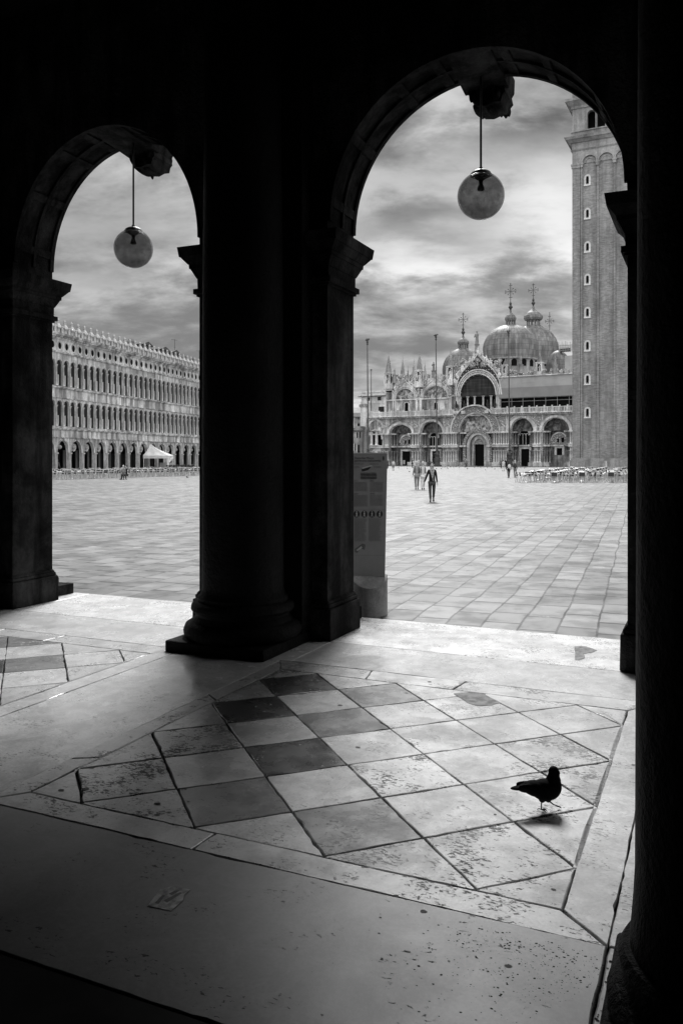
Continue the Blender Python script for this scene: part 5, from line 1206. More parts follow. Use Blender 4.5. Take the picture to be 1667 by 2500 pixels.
# ================================================================== palace beside the basilica, houses beyond
PF = Frame((B.world(bx(941), 1.0).x, B.world(bx(941), 1.0).y), B.b)
PL = PF.root('palace', 'pale stone palace with a giant corner pilaster and square windows left of the basilica', 'palace')
px, pz = PF.sx, PF.z
a, b = px(881.5), px(942)
m = mb('palace_stone'); m.box(a, b, 0, 25, 0, pz(910, 958)); m.build('wall', PL)
m = mb('palace_stone'); m.box(a - 0.9, b, -0.9, 0, pz(900, 967), pz(900, 963)); m.box(a - 0.3, b, -0.3, 0, pz(900, 958.5), pz(900, 955))
m.use('carved_stone')
k = a - 0.6
while k < b: m.box(k, k + 0.25, -0.7, -0.003, pz(900, 969), pz(900, 967.1)); k += 0.6
m.use('palace_stone').box(a - 0.1, b, -0.12, -0.003, pz(900, 985), pz(900, 980)); m.build('cornice', PL)
m = mb('palace_stone'); x0, x1 = px(882), px(896); m.box(x0, x1, -0.5, -0.003, 0, pz(890, 990)); m.box(x0 - .25, x1 + .25, -0.75, -0.003, pz(890, 1073), pz(890, 1070)); m.box(x0 - .2, x1 + .2, -0.7, -0.003, 0, pz(890, 1071)); m.use('carved_stone').box(x0 - .3, x1 + .3, -0.7, -0.003, pz(890, 994), pz(890, 987)); m.build('pilaster', PL)
m = mb('roof_tiles'); zr = pz(900, 957); m.add([(a + 0.2, -0.1, zr), (b + 0.5, -0.1, zr), (b + 0.5, 12, pz(930, 940)), (px(938), 12, pz(930, 940)), (a + 0.2, 24, zr), (b + .5, 24, zr)], [(0, 1, 2, 3), (0, 3, 4), (3, 2, 5, 4)]); m.build('roof', PL)
for x0, x1, y0, y1 in ((895.7, 903.8, 970.5, 978.6), (921.6, 931, 968.8, 977.7), (924, 938.5, 992.9, 1007.5), (895.5, 899.5, 1009.5, 1032), (895.5, 899.5, 1049, 1063)):
    m = mb('window_dark'); m.box(px(x0), px(x1), -0.03, -0.006, pz(x0, y1), pz(x0, y0)); m.use('palace_stone')
    m.box(px(x0) - .2, px(x0), -0.15, -0.004, pz(x0, y1) - .2, pz(x0, y0) + .2); m.box(px(x1), px(x1) + .2, -0.15, -0.004, pz(x0, y1) - .2, pz(x0, y0) + .2); m.box(px(x0) - .1, px(x1) + .1, -0.2, -0.003, pz(x0, y0) + .003, pz(x0, y0) + .3)
    m.build('window', PL)
m = mb('iron'); s = px(906, -1); m.tube([(s, -1, pz(906, 1003, -1)), (s, -1, pz(906, 903, -1))], 0.11, 6, 0.07); m.ball((s, -1, pz(906, 903, -1)), 0.22, 8, 6); m.build('balcony_flagpole', PL)
def house(name, x0, x1, d, yt, ridge, lab, wins, tilt=0):
    fr = Frame((PF.world(px(862), d).x, PF.world(px(862), d).y), R(10)); r = fr.root(name, lab, 'house')
    a, b = fr.sx(x0), fr.sx(x1); zt = fr.z((x0 + x1) / 2, yt); zr = fr.z((x0 + x1) / 2, ridge)
    m = mb('house_plaster'); m.box(a, b, 0, 8, 0, zt); m.build('wall', r)
    m = mb('roof_tiles'); m.add([(a - .4, -.5, zt - .05), (b + .4, -.5, zt - .05), (b + .4, 4, zr), (a - .4, 4, zr), (a - .4, 8.5, zt), (b + .4, 8.5, zt), (a - .4, -.5, zt - .35), (b + .4, -.5, zt - .35)], [(0, 1, 2, 3), (3, 2, 5, 4), (6, 7, 1, 0)]); m.build('roof', r)
    for wx0, wx1, wy0, wy1 in wins:
        m = mb('window_dark'); m.box(fr.sx(wx0), fr.sx(wx1), -0.06, -0.004, fr.z(wx0, wy1), fr.z(wx0, wy0)); m.use('palace_stone').box(fr.sx(wx0) - .15, fr.sx(wx0), -0.1, -0.004, fr.z(wx0, wy1), fr.z(wx0, wy0)); m.build('window', r)
    m = mb('house_plaster'); cx = fr.sx(x0 + 4.5); m.box(cx - .4, cx + .4, 2, 2.8, zt, zr + 2.2); m.build('chimney', r)
house('low_house', 855, 883, -6, 1050, 1039, 'low brick house with shuttered windows left of the palace', [(870, 874, 1055, 1069), (876, 880, 1055, 1069), (865, 867.5, 1083, 1100), (872, 878, 1086, 1115)])
house('tall_house', 850, 884, 26, 1017, 1006, 'taller pale house with stacked tiled roofs behind the low house', [(873, 875.5, 1018, 1023), (872, 878, 1034, 1041), (864, 868, 1028, 1034)])

# ================================================================== the bell tower
T = Frame((37.69, 134.0), R(26.3))
TR = T.root('bell_tower', 'tall square brick bell tower with small arched windows right of the basilica', 'bell tower')
tx, tz = T.sx, T.z
TW = 11.9
le = [tx(x) for x in (1396, 1415, 1421.2, 1455, 1461.3, 1496.7, 1502.2)]
ZS = tz(1396, 402)                # capitals of the recessed panels
m = mb('tower_brick'); m.box(0, TW, 0.35, TW, 1.9, ZS + 1.0)
w_c, w_l, w_p = le[1], le[2] - le[1], le[3] - le[2]
xs = []; x = w_c
segs = [(0, w_c)]
x = w_c
lz = []
panels = []
xx = le[1]
for k in range(4):
    lz.append((xx + 0.06, xx + w_l - 0.06)); 
    if k < 3: panels.append((xx + w_l, xx + w_l + w_p))
    xx += w_l + w_p
TW2 = lz[-1][1] + w_c
m.box(0, w_c, 0.0, 0.349, 1.9, ZS)
for a, b in lz: m.box(a, b, 0.06, 0.349, 1.9, ZS)
m.box(TW2 - w_c, TW2, 0.0, 0.349, 1.9, ZS)
m.build('brick_shaft', TR)
m = mb('tower_stone'); m.box(-0.35, TW2 + 0.35, -0.35, TW + .3, 0, 1.6); m.box(-0.2, TW2 + 0.2, -0.2, TW + .1, 1.6, 1.9); m.build('base', TR)
# arches closing the panels, frieze and cornices
m = mb('tower_stone'); ro_ = (w_p) / 2
m.archwall(0, TW2, ZS, tz(1396, 368), [((a + b) / 2, ro_, ZS, ZS + 0.02, ro_ * 1.0) for a, b in panels], -0.02, 0.34, 14)
for a, b in panels:
    c = (a + b) / 2; m.band(c, ro_ * 0.62, ro_ * 0.74, 0.1, 0.33, ZS, 1, 14); m.band(c, ro_ + 0.02, ro_ + 0.2, -0.15, -0.03, ZS, 1, 16)
    m.prism([(c + ro_ * .98 * math.cos(PI * k / 12), ZS + ro_ * .98 * math.sin(PI * k / 12)) for k in range(13)], 0.24, 0.345)
for a, b in [(0, w_c)] + lz + [(TW2 - w_c, TW2)]: m.box(a - 0.12, b + 0.12, -0.15, 0.2, ZS - 0.7, ZS - 0.003); m.box(a - 0.2, b + 0.2, -0.22, 0.2, ZS - 0.25, ZS - 0.01)
m.box(0, TW2, 0.34, TW, ZS, tz(1396, 368))
m.build('frieze', TR)
m = mb('tower_stone')
def ring(z0, z1, p0, p1):
    m.add([(-p0, -p0, z0), (TW2 + p0, -p0, z0), (TW2 + p0, TW + p0, z0), (-p0, TW + p0, z0), (-p1, -p1, z1), (TW2 + p1, -p1, z1), (TW2 + p1, TW + p1, z1), (-p1, TW + p1, z1)], [(0, 3, 2, 1), (4, 5, 6, 7), (0, 1, 5, 4), (1, 2, 6, 5), (2, 3, 7, 6), (3, 0, 4, 7)])
zz = lambda y: tz(1396, y)
ring(zz(371), zz(368), 0.1, 0.28); ring(zz(368) + .003, zz(351), 0.02, 0.02); ring(zz(351) + .003, zz(345), 0.25, 0.7); ring(zz(345) + .003, zz(339), 0.95, 1.15); ring(zz(339) + .003, zz(325), 0.0, 0.0); ring(zz(325) + .003, zz(322), 0.2, 0.2)
m.build('cornice', TR)
m = mb('tower_stone'); zb1, zb0 = zz(268), zz(322) + 0.05
bo = [(tx(1440.5), 1.55, zb0, zb1 - 3.2, 1.6), (TW2 / 2 + 0.1, 0.01, zb0, zb1, 0.01)]
ow = (TW2 - 2 * 2.25) / 4
bo = [(2.25 + ow * (k + .5), ow * 0.5 - 0.14, zb0, zb1 - 1.2, ow * 0.5 - 0.14) for k in range(4)]
m.archwall(0, TW2, zb0, zb1, bo, 0, 0.8, 12); m.box(0, TW2, TW - .5, TW, zb0, zb1); m.box(0, .5, 0.81, TW - .5, zb0, zb1); m.box(TW2 - .5, TW2, .81, TW - .5, zb0, zb1); m.build('belfry', TR)
m = mb('black_void'); m.box(0.6, TW2 - 0.6, 2.2, TW - 0.6, zb0, zb1 - .1); m.build('belfry_interior', TR)
m = mb('tower_stone'); ring(zz(268) + .003, zz(262), 0.15, 0.2); ring(zz(262) + .003, zz(252), 0.2, 0.9); ring(zz(252) + .003, zz(246), 1.0, 1.0); ring(zz(246) + .003, zz(180), 0, 0); ring(zz(180) + .003, zz(175), .6, .7); m.build('attic', TR)
m = mb('lead_sheet'); z0_ = zz(175) + .01; m.add([(0.3, 0.3, z0_), (TW2 - .3, 0.3, z0_), (TW2 - .3, TW - .3, z0_), (0.3, TW - .3, z0_), (TW2 / 2, TW / 2, z0_ + 19)], [(0, 1, 4), (1, 2, 4), (2, 3, 4), (3, 0, 4), (0, 3, 2, 1)]); m.build('spire', TR)
m = mb('black_void'); m.add([(-0.21, 0, 0), (0.21, 0, 0)] + [(0.21 * math.cos(PI * k / 8), 0, 0.95 + 0.21 * math.sin(PI * k / 8)) for k in range(9)], [tuple(range(11))])
m.use('palace_stone').band(0, 0.22, 0.50, -0.12, 0.03, 0.95, 1.0, 10); m.box(-0.52, -0.22, -0.12, 0.03, -0.25, 0.95); m.box(0.22, 0.52, -0.12, 0.03, -0.25, 0.95); m.box(-0.56, 0.56, -0.16, 0.03, -0.4, -0.2)
wc_ = (panels[0][0] + 0.72)
spread(m.build('window', TR), [(wc_, 0.34, tz(1427, y + 7)) for y in (440, 522, 603.5, 683, 763.5, 845, 927, 1008)])
m = mb('basilica_stone'); m.box(TW2 * .45, TW2 * .45 + .8, -0.6, -0.4, 0, 1.5); m.build('notice', TR)

# ================================================================== flagpoles
def flagpole(xb, xt, yt, dist, lab, lean=0):
    bxw = (xb - XC) / F_PX * dist; r = empty('flagpole', (bxw, dist, 0), 0, lab, 'flagpole', 'flagpoles in front of the basilica')
    zt = H + (YH - yt) * dist / F_PX; dxm = (xt - xb) / F_PX * dist
    m = mb('bronze'); m.lathe([(1.0, 0), (1.0, 0.4), (0.75, 0.5), (0.62, 0.9), (0.7, 1.4), (0.55, 1.9), (0.45, 2.3), (0.58, 2.7), (0.35, 3.1), (0.28, 3.6), (0.4, 3.8), (0.2, 3.9)], 14)
    q = random.Random(int(xb))
    for i in range(26): a = q.uniform(0, 6.28); z = q.uniform(.6, 3.0); m.blob((0.62 * math.cos(a), .62 * math.sin(a), z), (.14, .14, .2), 5, 4, .3, q)
    m.build('bronze_base', r, smooth=True)
    m = mb('pole_paint'); zm = zt - 2.2; t1 = lambda z: dxm * z / zt
    m.tube([(t1(3.8), 0, 3.8), (t1(9), 0, 9)], 0.21, 8); m.tube([(t1(9.01), 0, 9.01), (t1(zm), 0, zm)], 0.16, 8, 0.11); m.build('pole', r, smooth=True)
    m = mb('bronze'); m.lathe([(0.07, zm), (0.07, zm + .7), (0.2, zm + .85), (0.22, zm + 1.0), (.1, zm + 1.1), (.22, zm + 1.3), (0.24, zm + 1.5), (0.05, zm + 1.6)], 8, (t1(zm), 0)); m.blob((t1(zm) - .1, 0, zm + 1.85), (.38, .15, .25), 8, 5, .35, q); m.blob((t1(zm) + .25, 0, zm + 2.05), (.25, .1, .14), 7, 5, .35, q); m.build('finial', r)
flagpole(899, 896.4, 826, 178, 'tall flagpole with a winged finial left of the basilica, above the information sign')
flagpole(1066.5, 1063.5, 815, 186, 'tall flagpole in front of the second portal, left of the great central arch')
flagpole(1243.5, 1240.5, 806, 190, 'tall flagpole right of the central arch, crossing the front dome')

# ================================================================== barriers and boards before the basilica
def barrier(x0, x1, y, lab, solid=False):
    p = ground(x0, y); q_ = (x1 - x0) / F_PX * p.y; r = empty('crowd_barrier', (p.x, p.y, 0), 0, lab, 'barrier', 'barriers along the basilica front')
    m = mb('iron'); m.tube([(0, 0, 1.05), (q_, 0, 1.05)], 0.035, 4); m.tube([(0, 0, 0.25), (q_, 0, 0.25)], 0.03, 4)
    k = 0
    while k <= q_: m.tube([(k, 0, 0.0 if k == 0 or k + .3 > q_ else .25), (k, 0, 1.05)], 0.025, 4); k += 0.3
    m.build('frame', r)
for i, (x0, x1, lab) in enumerate(((946, 979, 'row of low metal barriers before the first portal on the left'), (1024, 1052, 'dark metal barriers between the first two portals'), (1074, 1095, 'dark metal barrier right of the second flagpole base'), (1096, 1150, 'metal barrier left of the great central door'),
                                   (1186, 1226, 'metal barrier right of the great central door'), (1298, 1345, 'metal barrier before the rightmost door'), (1346, 1385, 'metal barrier beside the bell tower corner'))):
    barrier(x0, x1, 1138, lab)
def board(x, y, w, h, z, lab, mat='sheet'):
    p = ground(x, y); r = empty('notice_board', (p.x, p.y, 0), 0, lab, 'notice board'); m = mb(mat); m.box(-w / 2, w / 2, 0, .06, z, z + h); m.build('panel', r); m = mb('iron'); m.tube([(-w * .4, .03, 0), (-w * .4, .03, z)], .03, 4); m.tube([(w * .4, .03, 0), (w * .4, .03, z)], .03, 4); m.build('stand', r)
board(1179.5, 1137.2, 0.75, 1.3, 0.4, 'pale upright notice board in the great central doorway'); board(1197, 1137.5, 1.7, 0.6, 0.7, 'wide low grey notice board right of the central doorway'); board(1110.5, 1137.5, 0.6, 0.4, 1.1, 'small white notice left of the central doorway')
board(1318, 1137.5, 1.6, 0.9, 0.5, 'wide weathered notice board between the last two portals', 'sheet_dark'); board(1352.5, 1137.5, 0.6, 0.35, 1.3, 'small white sign on a post before the rightmost door'); board(986, 1137.3, 0.5, 1.0, 0.4, 'narrow white notice in the leftmost doorway')

# ================================================================== cafe chairs and tables
def chair_parts(par, R_=0.021):
    m = mb('chair_metal')
    for sx_ in (-0.24, 0.24):
        m.tube([(sx_, -0.27, 0), (sx_, -0.22, 0.43), (sx_, -0.24, 0.66), (sx_ * 1.08, -0.18, 0.68), (sx_ * 1.12, 0.1, 0.67), (sx_, 0.24, 0.60)], R_, 5)
        m.tube([(sx_, 0.30, 0), (sx_, 0.2, 0.42), (sx_ * .95, 0.29, 0.84)], R_, 5)
        m.tube([(sx_, -0.22, 0.42), (sx_, 0.2, 0.42)], 0.014, 5)
    m.tube([(-.24, -.22, .42), (.24, -.22, .42)], .014, 5); m.tube([(-.228, .29, .84), (.228, .29, .84)], R_, 5)
    fr = m.build('frame', par)
    m = mb('chair_dark')  # seat slats coloured dark, standing in for shade under the chairs
    for k in range(5): m.box(-.23, .23, -.21 + k * .083, -.15 + k * .083, .43, .445)
    se = m.build('seat', par)
    m = mb('chair_dark')
    m.add([(-.215, .212, .50), (.215, .212, .50), (.215, .285, .82), (-.215, .285, .82), (-.215, .224, .50), (.215, .224, .50), (.215, .297, .82), (-.215, .297, .82)], [(0, 1, 2, 3), (7, 6, 5, 4), (0, 4, 5, 1), (1, 5, 6, 2), (2, 6, 7, 3), (3, 7, 4, 0)])
    ba = m.build('backrest', par)
    m = mb('chair_slat'); m.box(-.285, -.235, -.2, .12, .675, .692); ar = m.build('armrest', par)
    m = mb('chair_slat'); m.box(.235, .285, -.2, .12, .675, .692); ar2 = m.build('armrest', par)
    return [fr, se, ba, ar, ar2]
def table_parts(par):
    m = mb('chair_metal'); m.lathe([(.30, .70), (.36, .705), (.36, .725), (.30, .73)], 18); a = m.build('tabletop', par)
    m = mb('chair_metal'); m.tube([(0, 0, .05), (0, 0, .70)], .03, 6)
    for k in range(4): m.tube([(0, 0, .08), (.26 * math.cos(k * PI / 2 + .4), .26 * math.sin(k * PI / 2 + .4), .012)], .018, 5)
    b = m.build('pedestal', par); return [a, b]
GRC = 'cafe chairs in the rows before the bell tower'; GRT = 'cafe tables in the rows before the bell tower'
first = ground(1277, 1179)
c0 = empty('cafe_chair', first, R(90), 'silver metal cafe chair standing alone at the left end of the bell tower rows', 'chair', GRC)
ck = chair_parts(c0)
t0_ = empty('cafe_table', (0, 0, 0), 0, 'small round metal cafe table hidden among chairs before the bell tower', 'table', GRT); tk = table_parts(t0_)
qr = random.Random(21); nt_ = 0
ORD = ['front', 'second', 'third', 'fourth', 'fifth', 'sixth', 'seventh', 'eighth', 'ninth']
ORT = ['first', 'second', 'third', 'fourth', 'fifth', 'sixth']
def lab_c(j, i, side): return 'metal chair %s %s table from left, %s row before the bell tower' % (side, ORT[i], ORD[j])
t0_['label'] = 'round metal cafe table, first from the left in the front row before the bell tower'
FARX = []
rows = [(65.2, 14.9), (69.0, 16.2), (73.0, 17.6), (77.2, 19.1), (81.4, 20.6), (85.6, 22.3), (90.0, 24.0), (94.5, 25.8), (99.0, 27.8)]
cnt = 0
for j, (Y, X) in enumerate(rows):
    for i in range(6):
        cx = X + i * 2.15 + qr.uniform(-.1, .1); cy = Y + qr.uniform(-.2, .2)
        if XC + F_PX * (cx - 0.8) / cy > 1562: continue
        if nt_ == 0: t0_.location = (cx, cy, 0)
        else: dup_thing(t0_, tk, (cx, cy, 0), qr.uniform(0, 1), 'round metal cafe table, %s from the left in the %s row before the bell tower' % (ORT[i], ORD[j]))
        nt_ += 1
        for q in range(4):
            if j == 0 and i == 0 and q == 3: continue
            a = R(-20 + 90 * q) + qr.uniform(-.25, .25); rr_ = qr.uniform(.62, .74)
            x, y = cx + rr_ * math.cos(a), cy + rr_ * math.sin(a)
            if j > 4: FARX.append((x, y, a - PI / 2 + qr.uniform(-.15, .15))); continue
            dup_thing(c0, ck, (x, y, 0), a - PI / 2 + qr.uniform(-.15, .15), lab_c(j, i, ('right of', 'behind', 'left of', 'in front of')[q])); cnt += 1
        # two more chairs leaning in from the aisle side
        if j < 4:
            for q in (0, 1):
                x, y = cx + 1.05 + qr.uniform(-.08, .08), cy - .5 + q * 1.0
                dup_thing(c0, ck, (x, y, 0), R(-90) + (PI if q else 0) + qr.uniform(-.2, .2), lab_c(j, i, ('nearer in gap after', 'farther in gap after')[q])); cnt += 1
c0.location = (first.x, first.y, 0)
# the rows along the long building on the left: each chair one small mesh
proto = MB(); ck2 = chair_parts(None, 0.030)
for o in ck2:
    me = o.data; proto.use(me.materials[0].name); proto.add([v.co for v in me.vertices], [tuple(p.vertices) for p in me.polygons])
for o in ck2: bpy.data.objects.remove(o, do_unlink=True)
far = proto.build('cafe_chair', None, fix=False); far['category'] = 'chair'; far['group'] = 'cafe chairs in the rows before the long building'
ml = 0
def onscreen(p): return 112 < XC + F_PX * p.x / p.y < 496
L0, L1 = ground(123, 1172), ground(492, 1161)
dv = (L1 - L0); ln = dv.length; dv = dv / ln; nv = Vector((-dv.y, dv.x, 0))
ang = math.atan2(dv.y, dv.x)
ARW = ('one', 'two', 'three', 'four', 'five', 'six', 'seven', 'eight', 'nine', 'ten', 'eleven', 'twelve', 'thirteen', 'fourteen', 'fifteen', 'sixteen', 'seventeen')
for r_, (off, st) in enumerate(((0, .78), (1.3, .82), (3.2, .95), (4.8, 1.0), (6.8, 1.1), (8.8, 1.2), (11, 1.3))):
    k = -2.0
    while k < ln + 8:
        p = L0 + dv * (k + qr.uniform(-.08, .08)) + nv * (off + qr.uniform(-.12, .12)); k += st
        X_ = XC + F_PX * p.x / p.y
        if not onscreen(p): continue
        rz_ = ang + (0 if r_ % 2 else PI) + PI / 2 * qr.choice([0.75, 1, 1.25, 0.9]) + qr.uniform(-.3, .3)
        if r_ > 1: FARX.append((p.x, p.y, rz_)); continue
        o = far if ml == 0 else far.copy()
        if ml: COL.objects.link(o)
        o.location = (p.x, p.y, 0); o.rotation_euler = (0, 0, rz_)
        an_ = min(len(a0) - 1, int((X_ - 112) / (496 - 112) * len(a0)))
        o['label'] = 'metal cafe chair in the %s row, in front of arch %s of the long building' % (('front', 'second')[r_], ARW[min(an_, 16)])
        ml += 1
st_ = MB()
for x, y, a in FARX:
    for o in ck:
        me = o.data; st_.use(me.materials[0].name); i0 = len(st_.v); st_.add([v.co for v in me.vertices], [tuple(p.vertices) for p in me.polygons])
        st_.xform(Matrix.Translation((x, y, 0)) @ Matrix.Rotation(a, 4, 'Z'), i0)
tag(st_.build('distant_cafe_chairs', None, fix=False), 'mass of far cafe chairs in the back rows on both sides of the square', 'chairs', None, 'stuff')
tt = MB()
for o in tk:
    me = o.data; tt.use('chair_metal'); tt.add([v.co for v in me.vertices], [tuple(p.vertices) for p in me.polygons])
ft = tt.build('cafe_table', None, fix=False); tag(ft, None, 'table', 'cafe tables before the long building')
k = 0.5; mt = 0
while k < ln:
    p = L0 + dv * k + nv * 0.6; k += 2.6
    o = ft if mt == 0 else ft.copy()
    if mt: COL.objects.link(o)
    o.location = (p.x, p.y, 0); mt += 1; o['label'] = 'round metal cafe table, %s from the left among the chairs before the long building' % NUMW[min(17, mt - 1)]
print('chairs', cnt, ml, 'tables', nt_, mt)

# ================================================================== people
def person(loc, rz, h, label, top, legs, hair, skin_='skin', stride=0.22, hair_len=0.0, arms=(0.10, -0.10), pack=None, scarf=False, skirt=None, hands=False, lean=0.0, fold=None, group=None, sit=False):
    """figure facing local -Y. The body is one skinned surface; clothes and hair are shells over it"""
    r = empty('person', loc, rz, label, 'person', group); s = h / 1.72
    hipz, shz, nkz, hdz = .90, 1.40, 1.50, 1.62
    if sit: hipz, shz, nkz, hdz = .48, .98, 1.08, 1.2
    def V(x, y, z): return (x * s, (y - lean * max(0, z - .9)) * s, z * s)
    fa, fb = (-stride, stride)
    if sit: L_ = [V(-.10, -.42, .47), V(-.10, -.45, .08), V(-.10, -.58, .03)]; R_ = [V(.10, -.42, .47), V(.12, -.44, .08), V(.12, -.57, .03)]
    else:
        L_ = [V(-.085, fa * .55, .50), V(-.065, fa, .09), V(-.075, fa - .15, .03)]
        R_ = [V(.085, fb * .35 - .03, .50), V(.065, fb, .13), V(.075, fb - .13, .035)]
    la, ra = arms
    sh = .150 if h < 1.75 else .175
    if fold: LA = [V(-sh - .06, .02, shz - .27), V(-.10, -.20, shz + fold)]; RA = [V(sh + .06, .02, shz - .27), V(.10, -.20, shz + fold)]
    else: LA = [V(-sh - .04 - abs(la) * .45, la * .6, shz - .28), V(-sh - .06 - abs(la) * 1.1, la * 1.4, shz - .52)]; RA = [V(sh + .035 + abs(ra) * .2, ra * .6, shz - .28), V(sh + .05 + abs(ra) * .5, ra * 1.4, shz - .53)]
    J = [(V(0, 0, hipz), (.135 * s, .10 * s)), (V(0, .0, hipz + .2), (.115 * s, .085 * s)), (V(0, 0, shz - .08), (.145 * s, .095 * s)), (V(0, 0, nkz), .05 * s), (V(0, -.01, hdz), (.07 * s, .085 * s)), (V(0, -.015, hdz + .085), (.06 * s, .07 * s)),
         (V(-.09, 0, hipz - .06), .085 * s), (L_[0], .058 * s), (L_[1], .038 * s), (L_[2], .032 * s), (V(.09, 0, hipz - .06), .085 * s), (R_[0], .058 * s), (R_[1], .038 * s), (R_[2], .032 * s),
         (V(-sh, 0, shz), .055 * s), (LA[0], .040 * s), (LA[1], .027 * s), (V(sh, 0, shz), .055 * s), (RA[0], .040 * s), (RA[1], .027 * s)]
    E = [(0, 1), (1, 2), (2, 3), (3, 4), (4, 5), (0, 6), (6, 7), (7, 8), (8, 9), (0, 10), (10, 11), (11, 12), (12, 13), (2, 14), (14, 15), (15, 16), (2, 17), (17, 18), (18, 19)]
    # hands: palm and, on the nearer figures, five fingers
    for (wi, el) in ((16, 15), (19, 18)):
        w_ = Vector(J[wi][0]); d = (w_ - Vector(J[el][0])).normalized(); pz_ = w_ + d * .07 * s
        J.append((tuple(pz_), (.030 * s, .018 * s))); pi_ = len(J) - 1; E.append((wi, pi_))
        if hands:
            side = Vector((0, 1, 0))
            for f, (o_, l_) in enumerate(((-.028, .055), (-.010, .07), (.010, .075), (.028, .062), (-.045, .02))):
                t_ = pz_ + side * o_ * s + d * (.03 * s if f < 4 else -.02 * s); J.append((tuple(t_ + d * l_ * .5 * s), .009 * s)); J.append((tuple(t_ + d * l_ * s + Vector((0, -.012 * s, 0))), .008 * s)); E.append((pi_, len(J) - 2)); E.append((len(J) - 2, len(J) - 1))
        else:
            J.append((tuple(pz_ + d * .07 * s), (.022 * s, .014 * s))); E.append((pi_, len(J) - 1))
    bd = skin('body', J, E, skin_, 1, r); me = bd.data; me.materials.append(MATS[legs]); me.materials.append(MATS[top]); me.materials.append(MATS['shoe'])
    hd = [Vector(J[i][0]) + (Vector(J[i][0]) - Vector(J[i - 1][0])).normalized() * .0 for i in (16, 19)]
    for f in me.polygons:
        cc = f.center; zc = cc.z / s
        arm = [(cc - Vector(J[w_][0])).dot((Vector(J[w_][0]) - Vector(J[e_][0])).normalized()) for w_, e_ in ((16, 15), (19, 18))]
        near = [(cc - Vector(J[w_][0])).length < .22 * s for w_ in (16, 19)]
        if any(n_ and a_ > -.01 * s for n_, a_ in zip(near, arm)): continue
        if zc > nkz - .03: continue
        if zc < .10: f.material_index = 3
        elif zc < hipz + .02 and not any(n_ for n_ in near) and abs(cc.x) < .2 * s: f.material_index = 1
        else: f.material_index = 2
    g = 1.18
    def sub(idx, edges, name, mat, k=g, extra=None):
        mp = {a: i for i, a in enumerate(idx)}; JJ = []
        for a in idx:
            rr_ = J[a][1]; rr_ = rr_ if isinstance(rr_, tuple) else (rr_, rr_); JJ.append((J[a][0], (rr_[0] * k, rr_[1] * k)))
        if extra: JJ = extra(JJ, mp)
        return skin(name, JJ, [(mp[a], mp[b]) for a, b in edges], mat, 1, r)
    def tofix(JJ, mp):
        for w__, e__ in ((16, 15), (19, 18)):
            p = Vector(JJ[mp[w__]][0]); q = Vector(JJ[mp[e__]][0]); JJ[mp[w__]] = (tuple(p + (q - p) * .08), (.040 * s, .040 * s))
        return JJ
    sub([0, 1, 2, 14, 15, 16, 17, 18, 19], [(0, 1), (1, 2), (2, 14), (14, 15), (15, 16), (2, 17), (17, 18), (18, 19)], 'jacket' if top == 'cloth_black' else 'shirt', top, 1.22, tofix)
    def legfix(JJ, mp):
        JJ[mp[8]] = (tuple(Vector(JJ[mp[8]][0]) + Vector((0, 0, .03 * s))), (.052 * s,) * 2); JJ[mp[12]] = (tuple(Vector(JJ[mp[12]][0]) + Vector((0, 0, .03 * s))), (.052 * s,) * 2); return JJ
    sub([0, 6, 7, 8, 10, 11, 12], [(0, 6), (6, 7), (7, 8), (0, 10), (10, 11), (11, 12)], 'trousers', legs, 1.16, legfix)
    m = mb('shoe')
    for q_ in (L_, R_):
        a, b = Vector(q_[1]), Vector(q_[2]); m.blob(((a.x + b.x) / 2, (a.y + b.y) / 2 - .01, b.z + .015), (.045 * s, .13 * s, .045 * s), 10, 6, 0)
    m.build('shoe', r, smooth=True)
    hx, hy, hz = V(0, -.01, hdz + .045)
    m = mb(hair); m.blob((hx, hy + .022 * s, hz + .022 * s), (.088 * s, .098 * s, .112 * s), 12, 8, .03)
    if hair_len: m.blob((hx, hy + .06 * s, hz - .08 * s - hair_len * .4), (.085 * s, .05 * s, .12 * s + hair_len * .5), 10, 7, .08)
    m.build('hair', r, smooth=True)
    m = mb(skin_); m.blob((hx, hy - .042 * s, hz - .018 * s), (.064 * s, .062 * s, .092 * s), 12, 8, 0); m.blob((hx, hy - .108 * s, hz - .022 * s), (.013 * s, .018 * s, .022 * s), 6, 4, 0)
    for e in (-1, 1): m.blob((hx + e * .078 * s, hy, hz - .01 * s), (.012 * s, .02 * s, .03 * s), 6, 4, 0)
    m.use('hair_dark')
    for e in (-1, 1): m.blob((hx + e * .028 * s, hy - .098 * s, hz + .004 * s), (.011 * s, .008 * s, .006 * s), 6, 4, 0)
    m.blob((hx, hy - .098 * s, hz - .062 * s), (.022 * s, .008 * s, .005 * s), 6, 4, 0); m.build('face', r, smooth=True)
    if pack:
        m = mb(pack); m.blob((0, .21 * s, (shz - .20) * s), (.17 * s, .12 * s, .24 * s), 12, 8, .04); m.blob((0, .31 * s, (shz - .27) * s), (.12 * s, .06 * s, .12 * s), 10, 6, .04); m.build('backpack', r, smooth=True)
        m = mb('cloth_black')
        for e in (-1, 1): m.tube([V(e * .11, .12, shz + .02), V(e * .115, -.08, shz + .035), V(e * .12, -.145, shz - .12), V(e * .14, -.10, shz - .32), V(e * .15, .08, shz - .38)], .022 * s, 6)
        m.build('strap', r, smooth=True)
    if skirt: m = mb(skirt); m.lathe([(.15 * s, (hipz + .08) * s), (.19 * s, (hipz - .1) * s), (.21 * s, (hipz - .38) * s)], 14); m.build('skirt', r, smooth=True)
